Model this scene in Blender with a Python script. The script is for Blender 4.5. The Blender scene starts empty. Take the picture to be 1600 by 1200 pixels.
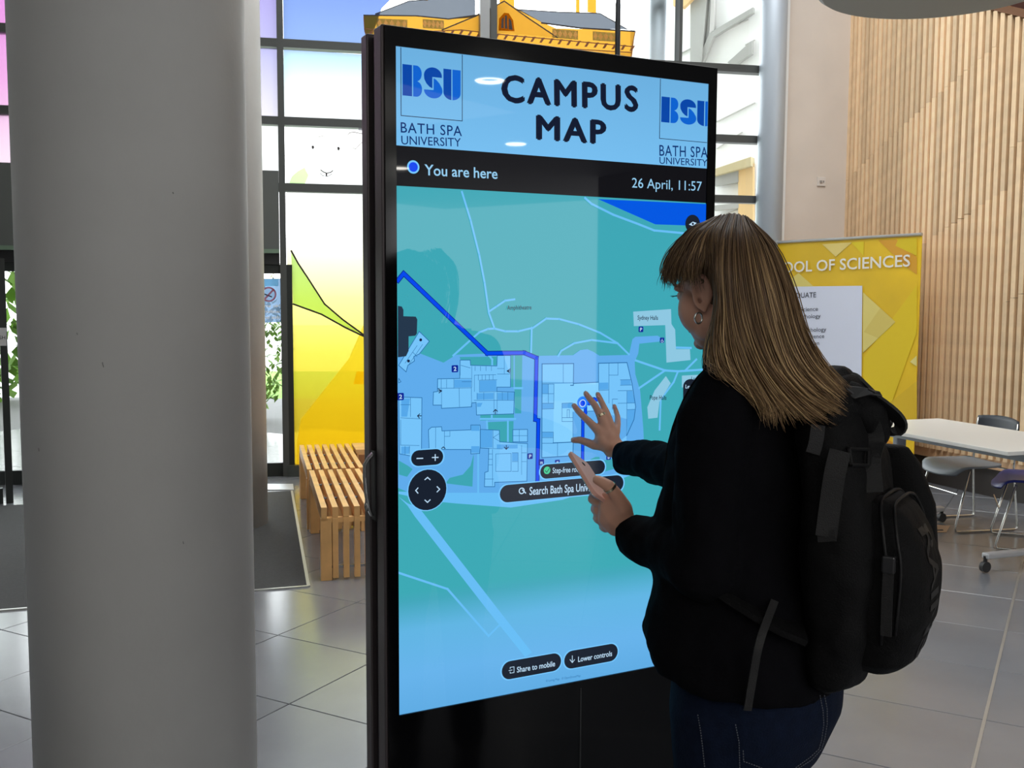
import bpy, bmesh, math, random
from mathutils import Vector, Matrix
random.seed(7)
sc = bpy.context.scene
C = sc.collection
# ---------------------------------------------------------------- camera
FP, PIT, ROLL, CH = 1594.17, 0.0851, -0.0043, 1.6
cam = bpy.data.cameras.new('camera'); camo = bpy.data.objects.new('camera', cam); C.objects.link(camo)
cam.sensor_width = 36; cam.lens = 36*FP/1600; cam.clip_start = .05; cam.clip_end = 300
_s, _c = math.sin(PIT), math.cos(PIT)
R3 = Matrix(((1,0,0),(0,_s,-_c),(0,_c,_s)))
camo.matrix_world = Matrix.Translation((0,0,CH)) @ (R3 @ Matrix.Rotation(-ROLL,3,'Z')).to_4x4()
sc.camera = camo
# ---------------------------------------------------------------- world, exposure, lamps
w = bpy.data.worlds.new('sky'); sc.world = w; w.use_nodes = True
nt = w.node_tree; bg = nt.nodes['Background']
tc = nt.nodes.new('ShaderNodeTexCoord'); sp = nt.nodes.new('ShaderNodeSeparateXYZ'); rmp = nt.nodes.new('ShaderNodeValToRGB')
nt.links.new(tc.outputs['Generated'], sp.inputs[0]); nt.links.new(sp.outputs[2], rmp.inputs[0]); nt.links.new(rmp.outputs[0], bg.inputs[0])
rmp.color_ramp.elements[0].color = (1.0,1.0,1.0,1); rmp.color_ramp.elements[1].color = (.80,.89,1,1)
bg.inputs[1].default_value = 4.6
def area(name, loc, size, power, col=(1,1,1), rot=(0,0,0)):
    l = bpy.data.lights.new(name,'AREA'); l.shape='RECTANGLE'; l.size,l.size_y = size; l.energy = power; l.color = col
    o = bpy.data.objects.new(name,l); C.objects.link(o); o.location = loc; o.rotation_euler = rot; return o
area('ceiling_lamp', (1.5,-3.5,3.16), (7,5), 165, (1,.95,.88))
area('atrium_fill', (1.5,5.5,7.8), (5,4), 380, (.96,.98,1))  # added fill, no fitting: brightens the floor, slats and table near the windows
area('rear_area_light', (5.5,-6.5,1.9), (4,2.2), 80, (.9,.95,1), (math.radians(90),0,math.radians(-15)))  # unseen area lamp behind the camera; no window is modelled there
vs = sc.view_settings
vs.view_transform='Standard'; vs.look='None'; vs.gamma=1; vs.exposure=0.3; vs.use_curve_mapping=False
# ---------------------------------------------------------------- pixel rays (1600x1200 frame)
def ray(x,y):
    X=(x-800)/FP; Y=(600-y)/FP
    cr,sr = math.cos(-ROLL),math.sin(-ROLL); X,Y = cr*X-sr*Y, sr*X+cr*Y
    return Vector((X, Y*_s+_c, Y*_c-_s))
EYE = Vector((0,0,CH))
def P(x,y,Y):
    r = ray(x,y); return EYE + r*(Y/r.y)
def Pz(x,y,z):
    r = ray(x,y); return EYE + r*((z-CH)/r.z)
class Plane:
    def __init__(s,O,u,v): s.O=Vector(O); s.u=Vector(u).normalized(); s.v=Vector(v).normalized(); s.n=s.u.cross(s.v)
    def uv(s,x,y):
        r=ray(x,y); t=(s.O-EYE).dot(s.n)/r.dot(s.n); q=EYE+r*t-s.O; return (q.dot(s.u),q.dot(s.v))
    def pt(s,u,v,off=0): return s.O+s.u*u+s.v*v+s.n*off
    def px(s,x,y,off=0): return s.pt(*s.uv(x,y),off)
    def mat(s): return Matrix((s.u,s.v,s.n)).transposed()
# ---------------------------------------------------------------- materials
def lin(c): return tuple(((v/255)/12.92 if v<=10.3 else (((v/255)+.055)/1.055)**2.4) for v in c)+(1,)
MC = {}
def mat(name, col, rough=.5, metal=0, emit=0, spec=.5, noise=0, nscale=20, bump=0, bscale=60, stretch=None, coat=0):
    if name in MC: return MC[name]
    m = bpy.data.materials.new(name); m.use_nodes=True; t=m.node_tree; b=t.nodes['Principled BSDF']
    c = lin(col)
    b.inputs['Base Color'].default_value=c; b.inputs['Roughness'].default_value=rough; b.inputs['Metallic'].default_value=metal
    b.inputs['Specular IOR Level'].default_value=spec; b.inputs['Coat Weight'].default_value=coat; b.inputs['Coat Roughness'].default_value=.05
    if emit:
        b.inputs['Base Color'].default_value=(0,0,0,1); b.inputs['Emission Color'].default_value=c; b.inputs['Emission Strength'].default_value=emit
    if noise or bump:
        tx=t.nodes.new('ShaderNodeTexCoord'); mp=t.nodes.new('ShaderNodeMapping'); t.links.new(tx.outputs['Object'],mp.inputs[0])
        if stretch: mp.inputs['Scale'].default_value=stretch
    if noise:
        n=t.nodes.new('ShaderNodeTexNoise'); n.inputs['Scale'].default_value=nscale; n.inputs['Detail'].default_value=5
        t.links.new(mp.outputs[0],n.inputs['Vector'])
        r=t.nodes.new('ShaderNodeValToRGB'); r.color_ramp.elements[0].position=.3; r.color_ramp.elements[1].position=.7
        r.color_ramp.elements[0].color=tuple(v*(1-noise) for v in c[:3])+(1,); r.color_ramp.elements[1].color=tuple(min(1,v*(1+noise)) for v in c[:3])+(1,)
        t.links.new(n.outputs[0],r.inputs[0]); t.links.new(r.outputs[0],b.inputs['Base Color'])
    if bump:
        n=t.nodes.new('ShaderNodeTexNoise'); n.inputs['Scale'].default_value=bscale; n.inputs['Detail'].default_value=4
        t.links.new(mp.outputs[0],n.inputs['Vector']); bp=t.nodes.new('ShaderNodeBump'); bp.inputs['Strength'].default_value=bump; bp.inputs['Distance'].default_value=.01
        t.links.new(n.outputs[0],bp.inputs['Height']); t.links.new(bp.outputs[0],b.inputs['Normal'])
    MC[name]=m; return m
def rand_tint(m, amt=.25):
    t=m.node_tree; b=t.nodes['Principled BSDF']; oi=t.nodes.new('ShaderNodeObjectInfo'); h=t.nodes.new('ShaderNodeHueSaturation')
    mr=t.nodes.new('ShaderNodeMapRange'); mr.inputs[3].default_value=1-amt; mr.inputs[4].default_value=1+amt
    t.links.new(oi.outputs['Random'],mr.inputs[0]); t.links.new(mr.outputs[0],h.inputs['Value'])
    l=b.inputs['Base Color'].links
    if l: t.links.new(l[0].from_socket,h.inputs['Color'])
    else: h.inputs['Color'].default_value=b.inputs['Base Color'].default_value
    t.links.new(h.outputs[0],b.inputs['Base Color']); return m
FK=.52
def film(name, col, trans=.35, grad=None, k=None):
    """printed window film: part see-through, part diffusing"""
    m=bpy.data.materials.new(name); m.use_nodes=True; t=m.node_tree; t.nodes.clear()
    o=t.nodes.new('ShaderNodeOutputMaterial'); a=t.nodes.new('ShaderNodeBsdfTransparent'); b=t.nodes.new('ShaderNodeBsdfTranslucent'); x=t.nodes.new('ShaderNodeMixShader')
    x.inputs[0].default_value=1-trans; t.links.new(a.outputs[0],x.inputs[1]); t.links.new(b.outputs[0],x.inputs[2]); t.links.new(x.outputs[0],o.inputs[0])
    k=FK if k is None else k; lin_=lambda q:tuple(v*k for v in lin(q)[:3])+(1,)
    c=lin_(col); a.inputs[0].default_value=c; b.inputs[0].default_value=c
    if grad:
        z0,z1,stops=grad
        g=t.nodes.new('ShaderNodeNewGeometry'); s=t.nodes.new('ShaderNodeSeparateXYZ'); mr=t.nodes.new('ShaderNodeMapRange'); r=t.nodes.new('ShaderNodeValToRGB')
        t.links.new(g.outputs['Position'],s.inputs[0]); t.links.new(s.outputs[2],mr.inputs[0]); mr.inputs[1].default_value=z0; mr.inputs[2].default_value=z1
        t.links.new(mr.outputs[0],r.inputs[0]); e=r.color_ramp.elements
        e[0].position=stops[0][0]; e[0].color=lin_(stops[0][1]); e[1].position=stops[-1][0]; e[1].color=lin_(stops[-1][1])
        for p_,c_ in stops[1:-1]: q=e.new(p_); q.color=lin_(c_)
        t.links.new(r.outputs[0],a.inputs[0]); t.links.new(r.outputs[0],b.inputs[0])
    return m
# ---------------------------------------------------------------- mesh helpers
def link(name, me, m=None, parent=None, label=None):
    o=bpy.data.objects.new(name,me); C.objects.link(o)
    if m is not None: me.materials.clear(); me.materials.append(m)
    if parent: o.parent=parent
    if label: o['label']=label
    return o
def tag(o,label=None,cat=None,group=None,kind=None):
    if label: o['label']=label
    if cat: o['category']=cat
    if group: o['group']=group
    if kind: o['kind']=kind
    return o
def empty(name, loc=(0,0,0), **k):
    o=bpy.data.objects.new(name,None); C.objects.link(o); o.location=loc; o.empty_display_size=.1; return tag(o,**k)
class MB:
    def __init__(s): s.v=[]; s.f=[]
    def add(s,vs,fs):
        b=len(s.v); s.v+= [tuple(v) for v in vs]; s.f+=[tuple(i+b for i in f) for f in fs]; return s
    def box(s,c,sz,M=None):
        x,y,z=[q/2 for q in sz]; M=M or Matrix.Identity(3); c=Vector(c)
        vs=[c+M@Vector((i*x,j*y,k*z)) for i in(-1,1) for j in(-1,1) for k in(-1,1)]
        return s.add(vs,[(0,1,3,2),(4,6,7,5),(0,4,5,1),(2,3,7,6),(0,2,6,4),(1,5,7,3)])
    def bar(s,a,b,w,h,up=(0,0,1)):
        a,b=Vector(a),Vector(b); d=(b-a); L=d.length; d.normalize(); up=Vector(up)
        if abs(d.dot(up))>.99: up=Vector((1,0,0))
        sd=d.cross(up).normalized(); u2=sd.cross(d); return s.box((a+b)/2,(L,w,h),Matrix((d,sd,u2)).transposed())
    def prism(s,pts,th):
        """pts: ring of 3D points, th: thickness vector"""
        n=len(pts); th=Vector(th); pts=[Vector(p) for p in pts]
        return s.add(pts+[p+th for p in pts],[tuple(range(n)),tuple(range(2*n-1,n-1,-1))]+[(i,i+n,(i+1)%n+n,(i+1)%n) for i in range(n)])
    def poly(s,pts): return s.add(pts,[tuple(range(len(pts)))])
    def tube(s,pts,r,n=8,cap=True,closed=False):
        pts=[Vector(p) for p in pts]; m=len(pts); rs=r if isinstance(r,(list,tuple)) else [r]*m
        T=[((pts[(i+1)%m]-pts[i-1]) if closed else (pts[min(i+1,m-1)]-pts[max(i-1,0)])).normalized() for i in range(m)]
        up=Vector((0,0,1)) if abs(T[0].z)<.9 else Vector((1,0,0)); a=T[0].cross(up).normalized(); vs=[]
        for i in range(m):
            a=(a-T[i]*a.dot(T[i])).normalized(); b=T[i].cross(a)
            vs+=[pts[i]+(a*math.cos(2*math.pi*k/n)+b*math.sin(2*math.pi*k/n))*rs[i] for k in range(n)]
        fs=[(i*n+k,i*n+(k+1)%n,((i+1)%m)*n+(k+1)%n,((i+1)%m)*n+k) for i in range(m if closed else m-1) for k in range(n)]
        if cap and not closed: fs+=[tuple(range(n-1,-1,-1)),tuple((m-1)*n+k for k in range(n))]
        return s.add(vs,fs)
    def ribbon(s,pts,w,th,side):
        """flat strap along pts, w wide along side, th thick"""
        pts=[Vector(p) for p in pts]; m=len(pts); vs=[]
        for i in range(m):
            T=(pts[min(i+1,m-1)]-pts[max(i-1,0)]).normalized(); sd=Vector(side); sd=(sd-T*sd.dot(T)).normalized(); nn=T.cross(sd)
            for a,b in((-1,-1),(1,-1),(1,1),(-1,1)): vs.append(pts[i]+sd*a*w/2+nn*b*th/2)
        return s.add(vs,[(i*4+k,i*4+(k+1)%4,(i+1)*4+(k+1)%4,(i+1)*4+k) for i in range(m-1) for k in range(4)]+[(3,2,1,0),tuple((m-1)*4+k for k in range(4))])
    def lathe(s,prof,c=(0,0,0),n=32,M=None):
        c=Vector(c); M=M or Matrix.Identity(3); m=len(prof); vs=[c+M@Vector((r*math.cos(2*math.pi*k/n),r*math.sin(2*math.pi*k/n),z)) for r,z in prof for k in range(n)]
        return s.add(vs,[(i*n+k,i*n+(k+1)%n,(i+1)*n+(k+1)%n,(i+1)*n+k) for i in range(m-1) for k in range(n)]+[tuple(range(n-1,-1,-1)),tuple((m-1)*n+k for k in range(n))])
    def ell(s,c,r,M=None,nu=16,nv=12):
        c=Vector(c); M=M or Matrix.Identity(3); vs=[c+M@Vector((0,0,r[2]))]
        for j in range(1,nv):
            a=math.pi*j/nv
            for k in range(nu): t=2*math.pi*k/nu; vs.append(c+M@Vector((r[0]*math.sin(a)*math.cos(t),r[1]*math.sin(a)*math.sin(t),r[2]*math.cos(a))))
        vs.append(c+M@Vector((0,0,-r[2]))); L=len(vs)-1
        fs=[(0,1+k,1+(k+1)%nu) for k in range(nu)]+[(1+(j)*nu+k,1+(j+1)*nu+k,1+(j+1)*nu+(k+1)%nu,1+j*nu+(k+1)%nu) for j in range(nv-2) for k in range(nu)]
        fs+=[(L,1+(nv-2)*nu+(k+1)%nu,1+(nv-2)*nu+k) for k in range(nu)]
        return s.add(vs,fs)
    def cone(s,a,b,ra,rb,n=14):
        s.ell(a,(ra,)*3,nu=n,nv=8); s.ell(b,(rb,)*3,nu=n,nv=8); a,b=Vector(a),Vector(b)
        if (b-a).length>1e-4: s.tube([a,b],[ra,rb],n=n)
        return s
    def chain(s,pts,rs,n=14):
        for i in range(len(pts)-1): s.cone(pts[i],pts[i+1],rs[i],rs[i+1],n)
        return s
    def loft(s,rings,cap=True):
        n=len(rings[0]); vs=[p for r in rings for p in r]; m=len(rings)
        fs=[(i*n+k,i*n+(k+1)%n,(i+1)*n+(k+1)%n,(i+1)*n+k) for i in range(m-1) for k in range(n)]
        if cap: fs+=[tuple(range(n-1,-1,-1)),tuple((m-1)*n+k for k in range(n))]
        return s.add(vs,fs)
    def mesh(s,name,smooth=False):
        me=bpy.data.meshes.new(name); me.from_pydata(s.v,[],s.f); me.update()
        bm=bmesh.new(); bm.from_mesh(me); big=[f for f in bm.faces if len(f.verts)>4]
        if big: bmesh.ops.triangulate(bm,faces=big)
        bmesh.ops.recalc_face_normals(bm,faces=bm.faces); bm.to_mesh(me); bm.free()
        if smooth: me.polygons.foreach_set('use_smooth',[True]*len(me.polygons))
        return me
    def obj(s,name,m,parent=None,label=None,smooth=False,bevel=0):
        o=link(name,s.mesh(name,smooth),m,parent,label)
        if bevel:
            b=o.modifiers.new('bevel','BEVEL'); b.width=bevel; b.segments=2; b.limit_method='ANGLE'
        return o
def remesh(mb,name,m,voxel,parent=None,smooth=6,label=None,fac=.5,disp=None):
    o=link(name,mb.mesh(name),m,parent,label)
    r=o.modifiers.new('r','REMESH'); r.mode='VOXEL'; r.voxel_size=voxel; r.use_smooth_shade=True
    s=o.modifiers.new('s','SMOOTH'); s.iterations=smooth; s.factor=fac
    if disp:
        tx=bpy.data.textures.new('folds','CLOUDS'); tx.noise_scale=disp[1]; d=o.modifiers.new('d','DISPLACE'); d.texture=tx; d.strength=disp[0]; d.mid_level=.5; d.texture_coords='LOCAL'
    dg=bpy.context.evaluated_depsgraph_get(); dg.update()
    me=bpy.data.meshes.new_from_object(o.evaluated_get(dg)); o.modifiers.clear(); old=o.data; o.data=me; me.name=name
    me.polygons.foreach_set('use_smooth',[True]*len(me.polygons))
    return o
def text(s, pl, p0, p1, ph, m, parent, name='lettering', off=.002, bold=0, mirror=False, depth=0, fat=0, space=1):
    """text whose baseline runs p0->p1 (pixels) and whose cap height reaches pixel ph above p0, on plane pl"""
    a=Vector(pl.uv(*p0)); b=Vector(pl.uv(*p1)); h=(Vector(pl.uv(*ph))-a)
    return text_uv(s,pl,a,(b-a).length,abs(h.y),m,parent,name,off,bold,mirror,math.atan2((b-a).y,(b-a).x),depth,0,fat,space)
def text_uv(s,pl,a,w_,h_,m,parent,name='lettering',off=.002,bold=0,mirror=False,ang=0,depth=0,rot=0,fat=0,space=1):
    cu=bpy.data.curves.new(name,'FONT'); cu.body=s; cu.size=1; cu.offset=bold; cu.space_character=space; cu.resolution_u=3; cu.fill_mode='BOTH'
    t=bpy.data.objects.new('t',cu); C.objects.link(t); dg=bpy.context.evaluated_depsgraph_get(); dg.update()
    me=bpy.data.meshes.new_from_object(t.evaluated_get(dg)); bpy.data.objects.remove(t); bpy.data.curves.remove(cu)
    if fat:
        vs=[v.co.copy() for v in me.vertices]; fs=[tuple(p.vertices) for p in me.polygons]; V=[];F=[]
        for kx,ky in ((-fat,0),(fat,0),(0,fat*.7),(0,-fat*.7),(0,0)):
            b_=len(V); V+=[(v.x+kx,v.y+ky,v.z) for v in vs]; F+=[tuple(i+b_ for i in f) for f in fs]
        me=bpy.data.meshes.new(name); me.from_pydata(V,[],F)
    xs=[v.co.x for v in me.vertices]; x0,x1=min(xs),max(xs); sx=w_/(x1-x0); sy=h_/.729
    ca,sa=math.cos(ang),math.sin(ang)
    for v in me.vertices:
        x=(v.co.x-x0)*sx; y=v.co.y*sy
        if mirror: x=w_-x
        if rot: x,y = y,-x
        v.co=pl.pt(a[0]+x*ca-y*sa,a[1]+x*sa+y*ca,off)
    me.name=name; o=link(name,me,m,parent)
    if ' ' in s or ':' in s or 'i' in s: o['kind']='stuff'
    return o
# ================================================================ SETTING
M_wall=mat('wall_paint',(214,202,190),.7,noise=.03,nscale=3)
M_white=mat('white_paint',(226,226,224),.6)
M_dark=mat('frame_grey',(76,78,76),.45,.3)
M_bkw=mat('warm_grey_paint',(128,122,114),.7)
M_black=mat('near_black',(22,22,24),.45)
def structure(o,kind='structure'): o['kind']=kind; return o
# floor: tiles laid on the skew, thin joints
fy=.5101; E1=Vector((-math.cos(fy),math.sin(fy),0)); E2=Vector((math.sin(fy),math.cos(fy),0))
fl=MB().box((1,3,-.03),(26,26,.04)).obj('floor',mat('grout',(120,119,117),.8)); structure(fl)
M_tile=rand_tint(mat('floor_tile',(114,116,121),.2,noise=.09,nscale=2.2,bump=.03,bscale=30,spec=.7),.05)
tm=MB().box((0,0,-.006),(.596,.596,.012)).mesh('tile'); bmt=bmesh.new(); bmt.from_mesh(tm); bmesh.ops.bevel(bmt,geom=[e for e in bmt.edges if all(v.co.z>-.001 for v in e.verts)],offset=.002,segments=1,affect='EDGES'); bmt.to_mesh(tm); bmt.free()
TM=Matrix((-E1,E2,Vector((0,0,1)))).transposed()
rest=MB(); cand=[]
for i in range(-22,24):
    for j in range(-18,30):
        c=E1*(.263+.6*(i+.5))+E2*(-.027+.6*(j+.5))
        if not(-9<c.x<11 and -8<c.y<12): continue
        vis = c.y>2.7 and abs(c.x)<c.y*.56+.35 and c.y<9.6 and c.x<6
        if vis: cand.append((c.length,c))
        else: rest.box((c.x,c.y,-.006),(.596,.596,.012),TM)
cand.sort(key=lambda q:q[0])
for k,(d,c) in enumerate(cand):
    if k<290:
        o=link('tile',tm,M_tile,fl); o.matrix_world=Matrix.Translation(c)@TM.to_4x4()
    else: rest.box((c.x,c.y,-.006),(.596,.596,.012),TM)
o=rest.obj('tile_field',M_tile,fl); o['kind']='stuff'
jn=MB()
jn.bar(E1*.263+E2*2.0+Vector((0,0,.0005)),E1*.263+E2*9+Vector((0,0,.0005)),.012,.003)
jn.obj('movement_joint',mat('joint_metal',(175,172,166),.4,.6),fl)
# curtain wall plane
wy=math.radians(12.3); WU=Vector((math.cos(wy),math.sin(wy),0))
W=Plane((-2.1,9.0,0),WU,(0,0,1)); WN=W.n   # n points to the camera side
WM=W.mat()
def wbox(mb,u0,u1,v0,v1,d0,d1): return mb.box(W.pt((u0+u1)/2,(v0+v1)/2,(d0+d1)/2),(u1-u0,v1-v0,d1-d0),WM)
U=lambda x,y=300: W.uv(x,y)[0]
win=empty('window_1'); structure(win)
u441=U(441); u765=U(769); u952=U(952); u1058=U(1056); uend=U(1187,200)
zt=[W.uv(430,69)[1],W.uv(430,190)[1],W.uv(500,295)[1]]
zt2=[W.uv(1130,107)[1],W.uv(1130,217)[1],W.uv(1130,311)[1]]
zs=[(a+b)/2 for a,b in zip(zt,zt2)]
TOP=7.9
for u,wd in ((-5.0,.06),(-3.4,.06),(u441,.055),(u765,.06),(u1058,.03)):
    wbox(MB(),u-wd/2,u+wd/2,.0,TOP,-.06,.06).obj('mullion',M_dark,win)
wbox(MB(),u765-.13,u765-.045,0,TOP,-.02,.1).obj('mullion',mat('fin_grey',(150,152,152),.45,.3),win)
for z in zs+[zs[0]+.72,zs[0]+1.5,zs[0]+2.3]:
    wbox(MB(),-6,uend,z-.035,z+.035,-.05,.055).obj('transom',M_dark,win)
wbox(MB(),.1,uend,.0,.10,-.06,.08).obj('sill',mat('sill_dark',(58,62,58),.5),win)
# slender rod in front of the glass (tapered sleeve)
rb=W.px(952,60,.25)
MB().tube([Vector((rb.x,rb.y,0)),Vector((rb.x,rb.y,4.22)),Vector((rb.x,rb.y,4.34)),Vector((rb.x,rb.y,TOP))],[.024,.024,.010,.010],n=12).obj('support_rod',mat('rod',(40,42,46),.4,.4),win,smooth=True)
# glass panes
def glass():
    m=bpy.data.materials.new('window_glass'); m.use_nodes=True; t=m.node_tree; t.nodes.clear()
    o=t.nodes.new('ShaderNodeOutputMaterial'); a=t.nodes.new('ShaderNodeBsdfTransparent'); b=t.nodes.new('ShaderNodeBsdfGlossy'); x=t.nodes.new('ShaderNodeMixShader')
    a.inputs[0].default_value=(.93,.96,.95,1); b.inputs['Roughness'].default_value=.02; x.inputs[0].default_value=.06
    t.links.new(a.outputs[0],x.inputs[1]); t.links.new(b.outputs[0],x.inputs[2]); t.links.new(x.outputs[0],o.inputs[0]); return m
M_glass=glass()
cols=[-6,-5,-3.4,u441,u765,u1058,uend]; rows=[.1]+sorted(zs)+[zs[0]+.72,zs[0]+1.5,zs[0]+2.3,TOP]
for i in range(len(cols)-1):
    for j in range(len(rows)-1):
        r0=rows[j]
        if cols[i]<u441-.1 and j==0: continue   # doors stand here
        MB().poly([W.pt(cols[i]+.02,r0+.02),W.pt(cols[i+1]-.02,r0+.02),W.pt(cols[i+1]-.02,rows[j+1]-.02),W.pt(cols[i]+.02,rows[j+1]-.02)]).obj('pane',M_glass,win)
# printed film artwork on the inner face of the panes
def art(pts,m,off=.012,name='printed_film'): return MB().poly([W.px(x,y,off) for x,y in pts]).obj(name,m,win)
def artl(pts,wpx,m,off=.02):
    mb=MB()
    for a,b in zip(pts[:-1],pts[1:]):
        a,b=Vector(a),Vector(b); d=(b-a).normalized(); n=Vector((-d.y,d.x))*wpx/2; a=a-d*wpx*.3; b=b+d*wpx*.3
        mb.poly([W.px(q.x,q.y,off) for q in (a+n,b+n,b-n,a-n)])
    return mb.obj('printed_outline',m,win)
z_=lambda y: W.uv(500,y)[1]
F_blue=film('film_blue',(150,180,250),.3,(z_(75),z_(-200),[(0,(165,195,252)),(.35,(140,168,245)),(1,(110,120,225))]),k=.38)
F_lav=film('film_lavender',(190,180,240),.3,(z_(190),z_(-100),[(0,(248,240,252)),(.35,(205,200,245)),(1,(165,140,225))]),k=.42)
F_sky=film('film_pale_sky',(190,235,255),.3,(z_(200),z_(75),[(0,(255,255,255)),(.45,(242,252,255)),(.8,(198,236,250)),(1,(170,190,245))]))
F_wh=film('film_white',(255,255,255),.15,k=.8)
F_yel=film('film_yellow',(255,220,60),.35,(z_(730),z_(300),[(0,(250,205,40)),(.22,(254,220,60)),(.42,(255,236,90)),(.62,(255,248,150)),(.85,(255,254,232)),(1,(255,255,252))],))
F_amb=film('film_amber',(255,238,140),.35,k=1)
F_grn=film('film_green',(205,240,170),.4,k=.95)
F_pal=film('film_ochre',(250,182,70),.25,k=.45)
F_pal2=film('film_ochre_pale',(255,252,240),.3,k=1)
F_or=film('film_orange',(245,176,60),.3,k=.5)
F_roof=film('film_slate',(140,146,158),.25,k=.42)
F_dia=mat('film_diamond',(196,140,60),.6)
F_bal=film('film_balustrade',(170,182,235),.25,k=1)
F_pink=film('film_pink',(245,150,220),.3,(z_(270),z_(-150),[(0,(252,225,240)),(.3,(238,170,225)),(1,(220,110,215))]),k=.42)
F_line=mat('film_line',(34,24,20),.6)
F_brn=mat('film_brown_line',(120,66,20),.6)
art([(200,-120),(437,-120),(437,66),(200,66)],F_lav); art([(200,72),(437,76),(437,188),(200,186)],F_lav); art([(200,195),(438,197),(438,290),(200,290)],F_wh)
art([(440,-150),(760,-150),(596,14),(578,68),(577,76),(443,66)],F_blue)
art([(443,78),(577,86),(600,86),(600,196),(444,190)],F_sky); art([(446,198),(600,204),(600,292),(447,290)],F_wh)
art([(448,300),(600,302),(610,736),(450,736)],F_yel)
art([(577,486),(545,560),(470,655),(464,690),(464,736),(610,736),(610,480)],F_amb,.016)
art([(557,580),(602,580),(602,600),(552,600)],film('film_amber_deep',(255,226,120),.3,k=1),.019)
art([(455,395),(466,412),(480,433),(507,475),(535,499),(560,519),(576,530),(540,512),(502,491),(458,475)],F_grn,.018)
artl([(455,392),(466,412),(480,433),(507,475),(535,499),(576,529)],2.6,F_line,.022); artl([(458,475),(502,491),(540,512),(578,530)],2.6,F_line,.022)
art([(452,286),(456,276),(465,268),(476,262),(478,267),(482,274),(478,284),(475,290)],F_grn,.016)
for c in ((489,230),(529,232)): art([(c[0]-2,c[1]-2),(c[0]+1,c[1]-2),(c[0]+2,c[1]+1),(c[0],c[1]+4),(c[0]-2,c[1]+2)],F_line,.02)
artl([(501,266),(505,269),(510,271),(516,270),(520,267)],1.6,F_line); artl([(510,275),(510,271)],2.4,F_line); artl([(500,271),(504,275),(512,276),(519,272)],1,F_line)
F_faint=mat('film_faint',(190,180,175),.6)
artl([(551,232),(556,233),(562,226),(574,215)],1.2,F_faint); artl([(543,212),(546,208),(553,207),(562,209),(572,210)],1.2,F_faint); artl([(495,215),(503,213),(508,214)],1,F_faint)
art([(560,199),(600,201),(600,206),(560,204)],F_lav,.016)
# palace
art([(586,23),(610,14),(638,3),(700,-2),(742,-14),(742,28),(700,31),(650,26),(586,25)],F_roof,.016)
art([(568,25),(650,26),(700,31),(743,24),(787,3),(845,35),(868,45),(980,48),(991,51),(987,86),(984,100),(880,100),(740,90),(572,80),(573,62),(569,50)],F_pal,.018)
art([(807,16),(870,20),(936,22),(960,34),(979,47),(905,45),(848,37)],F_roof,.02)
art([(690,48),(743,26),(787,4),(870,60),(800,54),(735,50)],F_pal2,.021)
art([(575,60),(720,72),(985,84),(983,104),(880,104),(740,96),(574,80)],F_pal2,.021)
artl([(568,25),(650,26),(700,31),(743,25)],2,F_line,.026); artl([(586,23),(610,14),(638,3),(700,-2)],1.4,F_line,.026)
artl([(690,48),(743,26),(787,3),(825,30),(870,60)],2,F_line,.026); artl([(845,37),(905,45),(990,50)],2.4,F_line,.026); artl([(807,16),(870,20),(936,22),(979,47)],1.4,F_line,.026)
artl([(569,46),(640,52),(720,48),(800,57),(880,64),(988,74)],1.6,F_brn,.026); artl([(573,58),(600,62)],1.4,F_brn,.026); artl([(722,60),(800,70),(880,77),(985,83)],1.6,F_brn,.026)
mb=MB()
for k in range(30):
    t=k/29; x=574+t*408; y=48+ (t*26 if x>720 else 3); y=49+max(0,(x-720)/268*24)+ (0 if x>720 else 0)
    mb.poly([W.px(x,y+8,.027),W.px(x+5,y,.027),W.px(x+9,y,.027),W.px(x+4,y+8,.027)])
mb.obj('printed_outline',F_brn,win)
for x0,x1,y0,dy in ((588,636,30,2),(660,693,31,2),(862,902,46,3),(925,966,50,3)):
    art([(x0,y0),(x1,y0+dy),(x1,y0+dy+14),(x0,y0+14)],F_bal,.024)
    n=5; mb=MB()
    for k in range(n):
        cx=x0+(k+.5)*(x1-x0)/n; cy=y0+dy*(k+.5)/n+7
        mb.poly([W.px(cx-3.4,cy,.026),W.px(cx,cy-6,.026),W.px(cx+3.4,cy,.026),W.px(cx,cy+6,.026)])
    mb.obj('printed_film',F_dia,win)
art([(778,49),(779,30),(787,21),(794,22),(801,33),(803,50)],F_or,.025)
for q in ([(782,45),(783,31),(786,28),(786,45)],[(788,46),(788,26),(791,25),(792,46)],[(794,47),(794,29),(798,34),(800,48)]): art(q,F_line,.027)
for q in ([(780,-30),(803,-30),(803,12),(787,3),(780,6)],[(899,-30),(905,-30),(905,20),(899,20)],[(917,-30),(931,-30),(931,21),(917,20)],[(658,-30),(668,-30),(668,2),(658,1)]): art(q,F_or,.017)
artl([(568,27),(569,47),(573,58)],1.2,F_brn,.026); artl([(991,50),(987,70),(984,96)],1.4,F_brn,.026)
# left-hand panes, pink film
art([(-400,-150),(40,-150),(60,265),(-400,255)],F_pink)
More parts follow.
